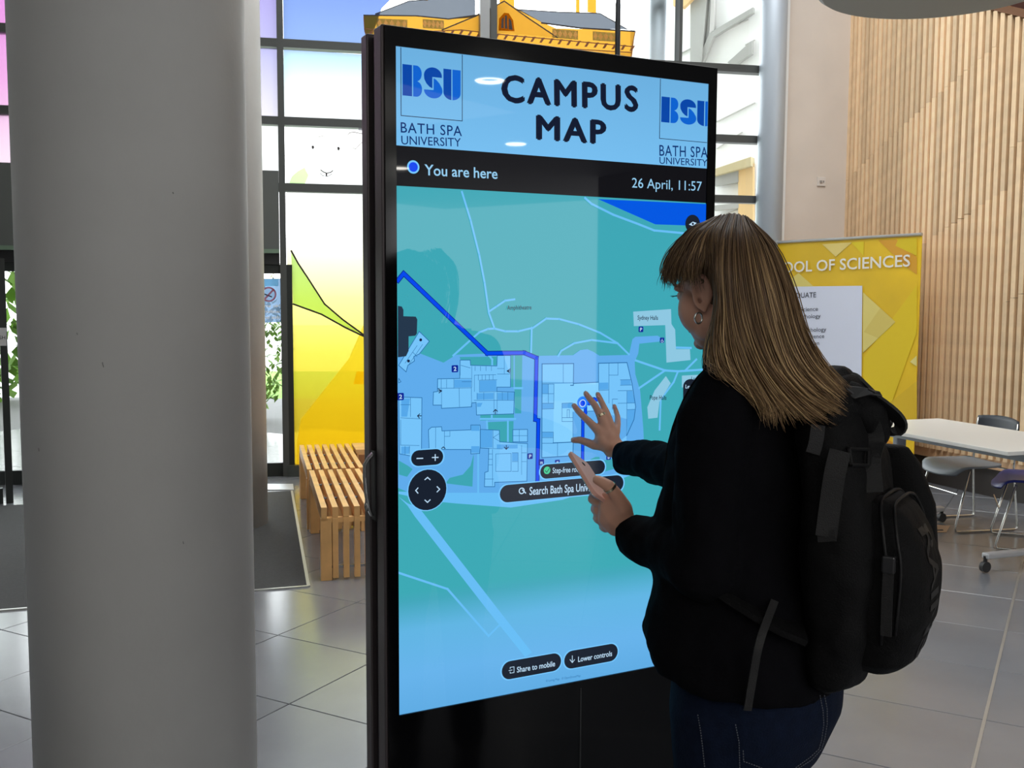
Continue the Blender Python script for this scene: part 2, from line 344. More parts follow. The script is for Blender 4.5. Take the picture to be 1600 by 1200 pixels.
# door header (dark solid panel) and doors
hd=empty('trim_1'); structure(hd)
z0=W.uv(430,390)[1]; z1=W.uv(430,268)[1]
wbox(MB(),-6,u441-.03,z0,z1,-.10,.07).obj('header_panel',mat('header_grey',(92,95,92),.5,.2),hd)
wbox(MB(),-6,u441-.03,z0-.035,z0,-.08,.09).obj('header_edge',mat('header_edge',(110,132,112),.4,.2),hd)
wbox(MB(),-6,u441-.03,z0-.13,z0-.035,-.06,.05).obj('door_track',M_black,hd)
def leaf(n,pts,parent=None):
    """framed glass door leaf in plane through two floor points"""
    a,b=[Vector((p[0],p[1],0)) for p in pts]; pl=Plane(a,(b-a),(0,0,1)); L=(b-a).length; H_=z0-.13
    d=empty('door_%d'%n); structure(d); Mx=pl.mat(); f=MB()
    for u0,u1,v0,v1 in ((0,.05,0,H_),(L-.05,L,0,H_),(.07,L-.07,0,.12),(.07,L-.07,H_-.08,H_)):
        f.box(pl.pt((u0+u1)/2,(v0+v1)/2),(u1-u0,v1-v0,.05),Mx)
    f.obj('door_frame',mat('door_dark',(40,44,42),.45,.3),d)
    MB().poly([pl.pt(.07,.12),pl.pt(L-.07,.12),pl.pt(L-.07,H_-.08),pl.pt(.07,H_-.08)]).obj('pane',M_glass,d)
    return d,pl,L
a=W.pt(u441-1.35,0); b=W.pt(u441+.075,0)
d1,dpl,dL=leaf(1,(a,b))
d2,_,_=leaf(2,(W.pt(u441-2.7,0),W.pt(u441-1.37,0)))
pa=Pz(21,785,0); pb=Pz(-160,800,0)
d3,pl3,_=leaf(3,((pb.x,pb.y),(pa.x,pa.y)))
# white label strip on the open door
MB().poly([pl3.px(-60,512,.03),pl3.px(10,512,.03),pl3.px(10,540,.03),pl3.px(-60,540,.03)]).obj('door_notice',mat('notice_grey',(196,196,196),.6),d3)
text('PUSH',pl3,(-12,530),(8,530),(-12,524),F_line,d3,off=.034)
# no-smoking sign stuck on the glass
sg=tag(MB().poly([dpl.px(x,y,.03) for x,y in ((385,436),(441,435),(443,503),(386,505))]).obj('no_smoking_sign',film('sign_blue',(150,180,215),.25)),'blue no-smoking notice stuck on the glass entrance door, seen from its back','sign')
MB().poly([dpl.px(x,y,.034) for x,y in ((388,437),(435,436),(435,447),(388,448))]).obj('sign_band',film('sign_cyan',(200,245,255),.3,k=1),sg)
def disc(pl,c,r,m,parent,off,name,n=28,r2=None):
    cu,cv=pl.uv(*c); ro=abs(pl.uv(c[0]+r,c[1])[0]-cu)
    if r2 is None: return MB().poly([pl.pt(cu+ro*math.cos(2*math.pi*k/n),cv+ro*math.sin(2*math.pi*k/n),off) for k in range(n)]).obj(name,m,parent)
    ri=ro*r2; vs=[pl.pt(cu+q*math.cos(2*math.pi*k/n),cv+q*math.sin(2*math.pi*k/n),off) for q in(ro,ri) for k in range(n)]
    return MB().add(vs,[(k,(k+1)%n,(k+1)%n+n,k+n) for k in range(n)]).obj(name,m,parent)
disc(dpl,(420,460),11,film('sign_white',(255,255,255),.2,k=1),sg,.036,'sign_disc')
F_red=film('sign_red',(250,140,140),.15,k=.9)
disc(dpl,(420,460),12,F_red,sg,.040,'prohibition_ring',r2=.78)
MB().poly([dpl.px(x,y,.042) for x,y in ((412,467),(427,451),(429,453),(414,469))]).obj('prohibition_bar',F_red,sg)
MB().poly([dpl.px(x,y,.038) for x,y in ((412,458),(425,463),(425,465),(412,460))]).obj('cigarette_symbol',F_line,sg)
M_sw=mat('sign_text',(235,235,235),.5)
for k,s in enumerate(('No smoking','within 10m','this building')):
    text(s,dpl,(392,480+k*9),(438,480+k*9),(392,475+k*9),M_sw,sg,off=.038,mirror=True,bold=.01)
# end steel column + trims
ec=W.px(1196,200,.12); MB().tube([(ec.x,ec.y,0),(ec.x,ec.y,TOP)],.125,n=40).obj('column_steel',mat('pale_steel',(196,206,216),.45,.25),None,smooth=True); structure(bpy.data.objects['column_steel'])
ec2=W.px(1042,60,-.25); MB().tube([(ec2.x,ec2.y,0),(ec2.x,ec2.y,TOP)],.085,n=32).obj('column_slim',mat('pale_steel',(196,206,216),.45,.25),None,smooth=True); structure(bpy.data.objects['column_slim'])
t2=empty('trim_2'); structure(t2)
wbox(MB(),U(1208),U(1213),0,TOP,-.05,.10).obj('edge_strip',M_dark,t2); wbox(MB(),U(1213.5),U(1218),0,TOP,-.05,.12).obj('edge_strip',mat('trim_white',(235,235,232),.5),t2)
# beige wall and its switch
u0,u1=U(1217.5),U(1323)
wb=wbox(MB(),u0,u1+.35,0,TOP,-.15,.06).obj('wall_back',M_wall); structure(wb)
u_,v_=W.uv(1278,285)
sw=empty('light_switch',W.pt(u_,v_,.06),label='small square white switch plate on the beige wall beside the window',cat='switch')
def at_par(o,par): o.matrix_parent_inverse=Matrix.Translation(-par.location); return o
at_par(MB().box(W.pt(u_,v_,.066),(.086,.086,.012),WM).obj('face_plate',mat('switch_white',(216,208,200),.4),sw,bevel=.003),sw)
at_par(MB().box(W.pt(u_-.008,v_,.076),(.026,.02,.01),WM).obj('rocker',mat('switch_grey',(150,146,142),.4),sw),sw)
at_par(MB().box(W.pt(u_+.02,v_-.0,.074),(.006,.02,.006),WM).obj('indicator',mat('switch_dark',(90,84,80),.4),sw),sw)
# slatted timber wall
c0=W.pt(u1,0,.06)
ws=empty('wall_right'); structure(ws)
pitch=.070; NS=84; arc=[]; pcur=Vector((c0.x,c0.y,0))
for k in range(NS):
    th_=math.radians(11+17*min(1,k/40)); t_=Vector((math.sin(th_),-math.cos(th_),0)); n_=Vector((-math.cos(th_),-math.sin(th_),0))
    arc.append((pcur.copy(),t_,n_)); pcur=pcur+t_*pitch
qa,qb=P(1558,14,8.1),P(1600,24,7.72)
def pxof(q):
    r=R3.transposed()@(q-EYE); return (800+FP*r.x/-r.z, 600-FP*r.y/-r.z)
def zpix(k,y):   # height on slat k that shows at picture row y
    p=arc[k][0]; lo,hi=1.7,8
    for _ in range(30):
        m=(lo+hi)/2
        if pxof(Vector((p.x,p.y,m)))[1]>y: lo=m
        else: hi=m
    return lo
kA=min(range(NS),key=lambda k:abs(pxof(arc[k][0]+Vector((0,0,3.8)))[0]-1558)); kB=min(range(NS),key=lambda k:abs(pxof(arc[k][0]+Vector((0,0,3.8)))[0]-1600))
zA,zB=zpix(kA,16),zpix(kB,27); sl_=(zA-zB)/max(1,kB-kA); print('top rail',kA,kB,zA,zB)
ZTOP=lambda k:min(5.6,max(3.0,zA+(kA-k)*sl_))
def arcstrip(mb,z0,z1,d0,d1,step=4,topf=None):
    ks_=list(range(0,NS,step))+[NS-1]; rings=[]
    for k in ks_:
        p,t,n=arc[k]; zt2_=topf(k) if topf else z1
        zb2_=topf(k)-.06 if (topf and z0 is None) else z0
        rings.append([p+n*d0+Vector((0,0,zb2_)),p+n*d1+Vector((0,0,zb2_)),p+n*d1+Vector((0,0,zt2_)),p+n*d0+Vector((0,0,zt2_))])
    return mb.loft(rings)
arcstrip(MB(),0,TOP,-.12,-.045).obj('backing_board',mat('slat_gap',(70,34,22),.8),ws)
M_sl=rand_tint(mat('oak_slat',(246,214,172),.45,noise=.08,nscale=9,stretch=(1,1,.12)),.15)
H0=.31
smesh={}
def slat_mesh(h):
    h=round(h,2)
    if h not in smesh: smesh[h]=MB().box((0,h/2,.012),(.040,h-.002,.070)).mesh('slat')
    return smesh[h]
for k in range(NS):
    p,t,n=arc[k]; zt_=ZTOP(k)
    ja=1.55+((k*.031)%.9); jb=ja+1.2
    cuts=[H0]+[c for c in (ja,jb) if c<zt_-.25]+[zt_]
    Mk=Matrix((t,Vector((0,0,1)),t.cross(Vector((0,0,1))))).transposed()
    for a_,b_ in zip(cuts[:-1],cuts[1:]):
        o=link('slat',slat_mesh(b_-a_),M_sl,ws); o.matrix_world=Matrix.Translation(p+t*.02+n*random.uniform(0,.003)+Vector((0,0,a_)))@Mk.to_4x4()
arcstrip(MB(),.23,.31,-.03,.026).obj('bottom_rail',mat('oak_rail',(226,186,146),.5,noise=.1,nscale=6,stretch=(1,1,1)),ws)
arcstrip(MB(),None,0,-.03,.05,topf=lambda k:ZTOP(k)+.07).obj('top_rail',mat('rail_brown',(120,80,50),.5),ws)
arcstrip(MB(),0,.23,-.05,-.0).obj('plinth',mat('plinth_dark',(66,62,60),.6),ws)
pe=arc[-1][0]; structure(MB().bar(pe+Vector((0,0,TOP/2)),pe+arc[-1][1]*9+Vector((0,0,TOP/2)),.1,TOP).obj('wall_right_side',M_bkw))
# rest of the shell (behind and beside the camera)
structure(MB().box((-8.5,2,TOP/2),(.1,22,TOP)).obj('wall_left',M_white))
structure(MB().box((1,-8.2,TOP/2),(20,.1,TOP)).obj('wall_front',M_bkw))
structure(MB().box((1,3,TOP+.05),(26,26,.1)).obj('ceiling',M_white))
structure(MB().box((2,-2.6,3.34),(21,11,.25)).obj('ceiling_soffit',M_white))
structure(wbox(MB(),-7,-6,0,TOP,-.1,.1).obj('wall_corner',M_white))
# grey round acoustic disc
zd=P(1402,32,6.7).z
A3=[Pz(1276,0,zd),Pz(1402,32,zd),Pz(1600,5,zd)]
(ax_,ay_),(bx_,by_),(cx_,cy_)=[(q.x,q.y) for q in A3]
dd=2*(ax_*(by_-cy_)+bx_*(cy_-ay_)+cx_*(ay_-by_))
ux=((ax_**2+ay_**2)*(by_-cy_)+(bx_**2+by_**2)*(cy_-ay_)+(cx_**2+cy_**2)*(ay_-by_))/dd
uy=((ax_**2+ay_**2)*(cx_-bx_)+(bx_**2+by_**2)*(ax_-cx_)+(cx_**2+cy_**2)*(bx_-ax_))/dd
rd=math.hypot(ax_-ux,ay_-uy); print('disc',ux,uy,zd,rd)
rf=empty('ceiling_disc',(ux,uy,zd),label='large grey round acoustic disc hanging above the table',cat='ceiling disc')
MB().lathe([(0,0),(rd-.03,0),(rd,.02),(rd,.10),(rd-.03,.13),(0,.13)],(0,0,0),n=96).obj('disc_panel',mat('disc_grey',(160,163,160),.7),rf)
for k in range(3):
    a=2*math.pi*k/3+.5; MB().tube([(rd*.7*math.cos(a),rd*.7*math.sin(a),.13),(rd*.7*math.cos(a),rd*.7*math.sin(a),TOP-zd)],.004,n=6).obj('hanging_wire',M_dark,rf)
# ring downlights behind the camera (seen mirrored in the screen)
for k,(x,y) in enumerate(((3.98,-.5),(6.62,-2.19),(7.43,-4.57),(1.2,-2.2),(3.2,-4.0))):
    g=empty('downlight',(x,y,3.2),label='round ring downlight set in the low ceiling behind the viewer',cat='ceiling light',group='ring downlights in the low ceiling')
    M=MB(); n=24; M.tube([(.095*math.cos(2*math.pi*i/n),.095*math.sin(2*math.pi*i/n),0) for i in range(n)],.014,n=6,closed=True).obj('light_ring',mat('lamp_glow',(255,250,240),emit=60),g)
    MB().lathe([(.125,.012),(.125,-.004),(.112,-.006),(.112,.012)],(0,0,0),n=32).obj('bezel',M_white,g)
# two round plaster columns
def column(name,c,r,label):
    o=MB().lathe([(r,0),(r,TOP)],(c[0],c[1],0),n=96).obj(name,mat('column_paint',(196,195,191),.55,noise=.025,nscale=5,bump=.15,bscale=18),smooth=True)
    for p in o.data.polygons:
        if len(p.vertices)!=4: p.use_smooth=False
    structure(o); return o
column('column',(-1.064,2.90),.309,'')
T=Pz(419,816,0); az=math.atan2(T.x,T.y); column('column.001',(T.x-.3*math.cos(az),T.y+.3*math.sin(az)),.3,'')
sm_=MB()
for x,y,l in ((160,566,5),(161,570,4),(286,846,4),(120,520,3),(60,700,5),(270,300,3)):
    cx,cy,r=-1.064,2.90,.3105; d=ray(x,y); a=d.x**2+d.y**2; b=-2*(d.x*cx+d.y*cy); c=cx*cx+cy*cy-r*r; t=(-b-math.sqrt(b*b-4*a*c))/(2*a); p=EYE+d*t; q=EYE+ray(x+1,y+l)*t
    sm_.tube([p,q],.0012,n=5)
o=sm_.obj('scuff',mat('scuff_grey',(140,138,136),.8),bpy.data.objects['column'])
# outside: paving, lawn, shrubs, white building opposite
structure(MB().box((0,9.3+25,-.12),(80,49,.1)).obj('ground_outside',mat('paving_outside',(205,203,198),.9,noise=.05,nscale=1)))
lawn=MB().box((-3.8,17,-.05),(5.4,10,.06)).obj('lawn_outside',mat('lawn_green',(120,165,60),.9,noise=.2,nscale=6)); structure(lawn)
def bush(c,rx,rz,n,lab,col):
    mb=MB()
    for k in range(n):
        a=random.uniform(0,6.28); h=random.uniform(-1,1); q=math.sqrt(1-h*h)*random.uniform(.55,1)
        p=Vector((c[0]+rx*q*math.cos(a),c[1]+rx*q*math.sin(a),c[2]+rz*h))
        d=Vector((random.uniform(-1,1),random.uniform(-1,1),random.uniform(-1,1))).normalized(); e=d.cross(Vector((0,0,1))).normalized(); s=rx*.12
        mb.poly([p,p+d*s+e*s*.5,p+d*s*2,p+d*s-e*s*.5])
    g=empty('garden_shrub',(c[0],c[1],0),label=lab,cat='shrub')
    f=mb.obj('foliage',mat('leaf_%d'%col[0],col,.6,noise=.3,nscale=3),g); at_par(f,g); f['kind']='stuff'
    s=MB().tube([(c[0],c[1],-.08),(c[0],c[1],c[2])],.05,n=8).obj('stem',mat('bark',(90,70,50),.8),g); at_par(s,g)
q=P(424,540,13); bush((q.x-.28,13.2,.9),.5,.75,700,'low green shrub outside the entrance door beneath the notice',(122,160,60))
q=P(8,470,15); bush((q.x-.5,15,1.6),1.5,1.5,900,'tall green bush outside seen left of the big column',(110,150,50))
q=P(420,425,17); bush((q.x-.25,17,2.05),.42,.5,160,'olive tree crown outside seen above the notice',(150,150,90))
# white building opposite, with slanted window frames
B=Plane(P(1100,300,17),Vector((1,-.55,0)),(0,0,1))
bd=empty('building_opposite',label='overexposed white building outside the right end of the window',cat='building')
def bpoly(pts,m,name,d0=0,th=.12): MB().prism([B.px(x,y,d0) for x,y in pts],B.n*th).obj(name,m,bd)
M_bw=mat('render_white',(250,250,248),.8); M_bg=mat('ext_grey',(176,176,172),.7); M_by=mat('ext_timber',(232,196,140),.7); M_bl=mat('ext_line',(205,203,200),.7)
bpoly([(985,-60),(1260,-60),(1260,520),(985,520)],M_bw,'wall',-.3,.3)
bpoly([(1084,-40),(1112,-40),(1100,104),(1083,104)],M_bg,'pier',0,.15)
bpoly([(1060,15),(1060,0),(1080,-12),(1112,-40),(1112,-18),(1075,18)],M_by,'beam',.15,.1)
for q in ([(1095,95),(1112,54),(1180,14),(1180,22),(1118,60),(1102,100)],[(1112,54),(1116,-40),(1120,-40),(1118,54)],[(1140,100),(1178,66),(1178,86),(1150,104)]): bpoly(q,M_bg if q[0][0]!=1112 else M_bl,'window_frame',.02,.1)
for a,b in (((1060,85),(1170,30)),((1120,190),(1180,160)),((1120,232),(1160,206)),((1120,338),(1180,318)),((1165,70),(1180,62))):
    bpoly([a,b,(b[0],b[1]+1.3),(a[0],a[1]+1.3)],M_bl,'cladding_joint',.0,.03)
bpoly([(1120,268),(1180,248),(1180,262),(1120,278)],mat('ext_tan',(205,190,150),.7),'eaves',.05,.2)
bpoly([(1120,278),(1158,266),(1158,286),(1120,292)],M_bg,'window_band',.03,.1)
bpoly([(1157,262),(1180,256),(1180,345),(1157,345)],M_by,'timber_panel',.03,.1)
bpoly([(1120,322),(1158,318),(1158,326),(1120,330)],M_bg,'window_band',.03,.1)
# entrance mat
g=empty('entrance_mat',label='dark grey ribbed entrance mat between the doors and the bench',cat='mat')
c1=Pz(482,917,0); dn=-WN; dn=Vector((dn.x,dn.y,0)).normalized()
ml=(Pz(0,955,0)-c1); ml.z=0; ml.normalize(); back=Vector((-ml.y,ml.x,0)); back=back if back.y>0 else -back
back=(Pz(456,768,0)-c1); back.z=0; Lb=back.length; back.normalize()
pts=[c1,c1+back*Lb,c1+back*Lb+ml*5,c1+ml*5]
MB().prism([p+Vector((0,0,.001)) for p in pts],(0,0,.006)).obj('mat_pile',mat('mat_grey',(66,66,66),.95,noise=.25,nscale=60,stretch=(1,6,1),bump=.5,bscale=120),g)
e=MB(); e.bar(c1+Vector((0,0,.004)),c1+ml*5+Vector((0,0,.004)),.018,.008); e.bar(c1+Vector((0,0,.004)),c1+back*Lb+Vector((0,0,.004)),.018,.008)
e.obj('edge_trim',mat('mat_edge',(190,190,186),.35,.7),g)
th=empty('threshold_strip',label='pale metal threshold strip on the floor before the glass door',cat='threshold')
MB().prism([Pz(x,y,.001) for x,y in ((380,766),(459,766),(458,757),(380,757))],(0,0,.006)).obj('plate',mat('thr',(200,202,204),.4,.4),th)
# ================================================================ KIOSK
ky=.4682; KU=Vector((math.cos(ky),math.sin(ky),0)); KO=Vector((-.283,2.5027,2.197))
K=Plane(KO,KU,(0,0,1)); KN=K.n; KM=K.mat()    # n towards viewer
KW,KH=.93,1.6533
kiosk=empty('information_kiosk',(K.pt(KW/2,0).x,K.pt(KW/2,0).y,0),label='tall black touchscreen kiosk showing a blue-green campus map',cat='kiosk')
def kp(o): return at_par(o,kiosk)
def kbox(u0,u1,v0,v1,d0,d1,name,m,bevel=0,label=None):
    return kp(MB().box(K.pt((u0+u1)/2,(v0+v1)/2,(d0+d1)/2),(u1-u0,v1-v0,d1-d0),KM).obj(name,m,kiosk,label,bevel=bevel))
FLR=-2.197
M_bez=mat('kiosk_black_glass',(8,8,10),.10,spec=.22); M_cas=mat('kiosk_casing',(74,68,70),.34,.5); M_grv=mat('kiosk_groove',(20,20,22),.5)
# front frame as four bezels + lower panel
kbox(-.028,0,FLR+.06,.045,-.04,.004,'bezel',M_bez); kbox(KW,KW+.028,FLR+.06,.045,-.04,.004,'bezel',M_bez)
kbox(0,KW,.0,.045,-.04,.004,'bezel',M_bez); kbox(0,KW,FLR+.06,-KH,-.04,.004,'lower_panel',M_bez,label='plain black glass panel below the screen')
kbox(-.034,KW+.034,FLR+.06,.05,-.06,-.005,'front_frame',M_cas,.004)
kbox(-.020,KW+.020,FLR+.02,.038,-.105,-.06,'body',M_grv)
kbox(-.036,KW+.036,FLR+.06,.05,-.15,-.105,'rear_frame',M_cas,.004)
kbox(-.06,KW+.06,FLR+.002,FLR+.06,-.22,.07,'base_plate',M_cas,.006)
kbox(.53,.534,FLR+.06,-KH-.02,.002,.0055,'panel_seam',M_grv)
kbox(0,KW,-KH,0,-.03,-.004,'display_backing',M_grv)
# swing handle in the side groove
hm=mat('handle_steel',(150,150,150),.25,.9)
hp=[P(596,709,2.56),P(592,716,2.58)]
def ks(t,zpx): # point on left side at depth t behind the glass, at pixel row zpx
    q=K.pt(-.036,0,-t); Yd=q.y; z=P(600,zpx,Yd).z; return Vector((q.x,q.y,z))-KU*.0
h=MB().ribbon([ks(.078,708)-KU*.0,ks(.082,716)-KU*.012,ks(.086,726)-KU*.02,ks(.088,745)-KU*.02,ks(.084,770)-KU*.018,ks(.082,795)-KU*.012,ks(.082,806)-KU*.004],.014,.007,-KN).obj('swing_handle',hm,kiosk,smooth=False,bevel=.002); kp(h)
kp(MB().ribbon([ks(.076,704)+KU*.004,ks(.074,812)+KU*.004],.026,.012,-KN).obj('handle_plate',M_grv,kiosk))
kp(MB().ell(ks(.083,790)-KU*.016,(.007,.007,.014)).obj('lock',hm,kiosk,smooth=True))
# ---- display content (flat, emissive)
def em(name,col,s=1.0):
    s*=.81
    m=mat('scr_'+name,col,.02,emit=s,spec=.16); return m
BR=1.0
c_head=em('header',(112,182,232)); c_ink=em('ink',(24,36,66)); c_blk=em('band',(20,20,25),.8); c_land=em('land',(96,172,236)); c_bld=em('building',(118,196,250)); c_room=em('room',(86,168,234))
c_path=em('path',(104,190,246)); c_route=em('route',(8,74,238)); c_halo=em('halo',(120,200,255)); c_line=em('plan_line',(44,112,170)); c_btn=em('button',(26,34,48)); c_wt=em('white',(190,222,248)); c_rdge=em('route_edge',(10,40,150))
c_navy=em('navy',(14,40,150)); c_water=em('water',(0,88,228)); c_grn=em('tick',(70,205,150)); c_pale=em('pale',(142,200,226)); c_l1=em('logo1',(4,70,168)); c_l2=em('logo2',(10,98,208)); c_gry=em('darkbuilding',(38,56,76))
def gradmat(name,stops,v0,v1,base=None):
    m=em(name,(60,160,180)); t=m.node_tree; b=t.nodes['Principled BSDF']
    g=t.nodes.new('ShaderNodeNewGeometry'); s=t.nodes.new('ShaderNodeSeparateXYZ'); mr=t.nodes.new('ShaderNodeMapRange'); r=t.nodes.new('ShaderNodeValToRGB')
    t.links.new(g.outputs['Position'],s.inputs[0]); t.links.new(s.outputs[2],mr.inputs[0]); mr.inputs[1].default_value=v0; mr.inputs[2].default_value=v1; t.links.new(mr.outputs[0],r.inputs[0])
    e=r.color_ramp.elements; e[0].position=stops[0][0]; e[0].color=lin(stops[0][1]); e[1].position=stops[-1][0]; e[1].color=lin(stops[-1][1])
    for p_,c_ in stops[1:-1]: q=e.new(p_); q.color=lin(c_)
    t.links.new(r.outputs[0],b.inputs['Emission Color']); return m
zb=2.197-KH
c_map=gradmat('map_green',[(0,(96,172,228)),(.06,(104,180,236)),(.13,(98,182,228)),(.175,(68,168,188)),(.19,(62,170,182)),(1,(62,166,182))],zb,2.197)
sv={}
screen=kbox(0,KW,-KH,0,-.004,-.001,'screen',c_map)
OFF=[.0]
def sc_obj(mb,name,m): o=mb.obj(name,m,kiosk); return kp(o)
def spoly(pts,m,off,name='map_area',z=None):
    f=z or (lambda x,y:(x,y)); return sc_obj(MB().poly([K.px(*f(x,y),off) for x,y in pts]),name,m)
def sdraw(lines,wd,m,off,name,z=None,closed=False):
    f=z or (lambda x,y:(x,y)); mb=MB()
    for L in lines:
        p=[Vector(K.uv(*f(x,y))) for x,y in L]
        if closed: p.append(p[0])
        for a,b in zip(p[:-1],p[1:]):
            if (b-a).length<1e-6: continue
            d=(b-a).normalized(); n=Vector((-d.y,d.x))*wd/2; e=d*wd*.45
            mb.poly([K.pt(*q,off) for q in (a-e+n,b+e+n,b+e-n,a-e-n)])
    o=sc_obj(mb,name,m)
    if len(lines)>1: o['kind']='stuff'
    return o
Z5=lambda x,y:(600+x/2.9286,400+y/2.9286)
Z4=lambda x,y:(600+x/2.963,300+y/2.963)
Z6=lambda x,y:(820+x/4,480+y/4)
Z7=lambda x,y:(600+x/2.7273,680+y/2.7273)
# header and black band
v1=K.uv(619,227)[1]; v2=K.uv(620.3,290.2)[1]
def suv(u0,u1,va,vb,m,off,name):
    return sc_obj(MB().poly([K.pt(u0,va,off),K.pt(u1,va,off),K.pt(u1,vb,off),K.pt(u0,vb,off)]),name,m)
suv(0,KW,v1,0,gradmat('header_grad',[(0,(118,190,240)),(1,(108,176,224))],2.197+v1,2.197),.0004,'header_area')
suv(0,KW,v2,v1,c_blk,.0004,'title_band')
# land, roads
spoly([(62,410),(175,450),(272,488),(330,452),(470,446),(640,440),(700,470),(720,480),(820,456),(830,1010),(720,1040),(560,1090),(400,1120),(280,1120),(180,1110),(62,1060)],c_land,.0006,'map_land',Z5)
spoly([(60,305),(110,303),(300,300),(345,268),(390,262),(430,280),(465,303),(650,298),(672,200),(690,185),(830,178),(848,190),(840,215),(715,228),(708,290),(686,340),(690,420),(720,520),(740,760),(745,900),(640,1000),(560,1060),(0,1100),(-80,1100),(-60,310)],c_land,.0007,'map_land',Z6)
spoly([(62,240),(240,245),(560,245),(900,205),(1110,100),(1130,125),(1130,140),(880,235),(760,275),(540,308),(300,290),(250,285),(150,270),(62,250)],c_path,.0009,'map_road',Z7)
# green patches over the land
cg=em('green_patch',(62,166,180))
spoly([(66,935),(110,960),(130,975),(105,1010),(68,1000)],cg,.001,'map_green_patch',Z5)
spoly([(300,1015),(360,1000),(395,960),(410,905),(404,1055),(280,1040)],cg,.001,'map_green_patch',Z5)
spoly([(395,500),(350,475),(345,462),(515,460),(515,500),(495,500)],cg,.001,'map_green_patch',Z5)
spoly([(580,455),(592,455),(592,600),(580,600)],cg,.001,'map_green_patch',Z5); spoly([(598,455),(632,455),(630,600),(598,600)],cg,.001,'map_green_patch',Z5); spoly([(596,610),(628,610),(627,720),(598,720)],cg,.001,'map_green_patch',Z5)
spoly([(440,725),(594,722),(594,748),(440,752)],cg,.001,'map_green_patch',Z5); spoly([(472,760),(592,755),(590,862),(530,868),(526,795),(475,795)],cg,.001,'map_green_patch',Z5)
spoly([(395,985),(410,950),(440,935),(465,935),(470,960),(560,945),(640,960),(560,1010),(430,1045),(400,1020)],cg,.0011,'map_green_patch',Z6)
spoly([(205,300),(225,268),(300,232),(370,212),(450,208),(575,232),(600,298),(462,300),(430,280),(390,262),(345,264),(300,290)],cg,.0009,'map_green_patch',Z6)
spoly([(790,30),(830,0),(0,0),(0,300),(60,305)][:0] or [(690,330),(720,345),(720,330),(735,332)],cg,.0009,'map_green_patch',Z6)
# footpaths
sdraw([[(360,0),(400,130),(440,290),(465,420),(485,560),(510,630)],[(490,550),(520,530),(560,503),(603,497)],[(320,757),(400,685),(440,650),(480,634),(510,632),(560,645),(620,645),(690,628),(750,586),(810,588),(900,612),(1000,652),(1080,700),(1133,752)],[(683,628),(680,742)],[(805,760),(820,735),(880,700),(960,685),(1080,700)],[(480,750),(500,775),(500,800)]],.0052,c_path,.0012,'footpath',Z4)
sdraw([[(930,28),(960,55),(1060,105),(1180,150),(1250,178),(1400,192)]],.006,c_path,.0012,'footpath',Z4)
sdraw([[(1165,780),(1300,826),(1360,830),(1480,822)],[(1300,826),(1180,908)],[(1360,830),(1340,880),(1280,960),(1275,1100)],[(1395,825),(1445,775)],[(1350,720),(1420,722)]],.006,c_path,.0012,'footpath',Z4)
sdraw([[(62,586),(270,655),(445,855),(500,800)]],.0055,c_path,.0012,'footpath',Z7)
spoly([(62,262),(100,290),(150,310),(500,760),(630,925),(600,945),(440,745),(130,345),(100,300)],c_path,.0011,'map_road',Z7)
sdraw([[(430,900),(430,1080)],[(440,745),(600,745)],[(595,604),(632,604)],[(470,756),(472,795)],[(492,726),(492,745)],[(566,756),(566,862)]],.005,c_path,.0013,'footpath',Z5)
# water, dark building, halls
spoly([(990,33),(1494,56),(1493,158),(1255,150),(1130,95)],c_water,.0011,'map_lake',Z4)
spoly([(62,527),(80,530),(88,545),(88,575),(145,577),(152,590),(150,655),(143,665),(112,668),(112,735),(100,760),(62,765)],c_gry,.0030,'dark_building',Z4)
spoly([(676,28),(912,12),(915,105),(938,140),(943,262),(1030,262),(1034,330),(884,346),(876,112),(680,118)],c_pale,.0013,'hall_building',Z6)
spoly([(880,430),(910,475),(840,590),(828,690),(770,697),(764,625),(810,520)],c_pale,.0013,'hall_building',Z6)
spoly([(1378,850),(1476,845),(1474,900),(1378,905)],c_pale,.0013,'hall_building',Z4)
# buildings (light blocks) with plan outlines
blds=[ [(66,500),(160,345),(206,390),(160,448),(135,460),(138,480),(108,500),(100,530)],
 [(347,476),(393,476),(395,500),(515,503),(517,455),(578,455),(577,600),(515,600),(515,620),(595,622),(592,722),(422,727),(420,670),(400,672),(398,690),(262,697),(262,682),(223,682),(225,622),(243,620),(244,562),(345,560)],
 [(66,645),(172,648),(170,915),(125,915),(70,905)],
 [(202,795),(216,783),(262,781),(264,800),(396,795),(396,773),(438,773),(440,793),(526,797),(528,850),(655,858),(652,1030),(505,1035),(505,1055),(458,1055),(460,990),(475,985),(478,880),(438,878),(436,903),(396,905),(396,885),(205,885)],
 [(588,794),(655,793),(655,850),(588,850)],
 [(66,560),(76,575),(66,580)] ]
for b in blds: spoly(b,c_bld,.0014,'campus_building',Z5)
sdraw(blds,.0018,c_line,.0020,'plan_outline',Z5,closed=True)
main=[(106,354),(303,352),(301,488),(358,470),(458,468),(458,350),(636,346),(668,480),(690,620),(680,700),(634,802),(520,850),(400,840),(296,850),(298,928),(104,940)]
spoly([(106,354),(303,352),(301,476),(458,468),(458,350),(636,346),(668,480),(690,620),(680,700),(634,802),(634,840),(300,842),(298,928),(104,940)],c_bld,.0014,'campus_building',Z6)
spoly([(180,480),(296,476),(460,470),(460,640),(298,650),(298,842),(178,842),(178,660)],em('hall_floor',(132,208,255)),.0016,'hall_floor',Z6)
sdraw([[(303,352),(106,354),(104,940),(298,928),(300,842),(174,848)],[(303,352),(301,488),(284,488)],[(301,476),(458,468),(458,350),(636,346),(668,480),(690,620),(680,700),(634,802)]],.0024,c_line,.0022,'plan_outline',Z6)
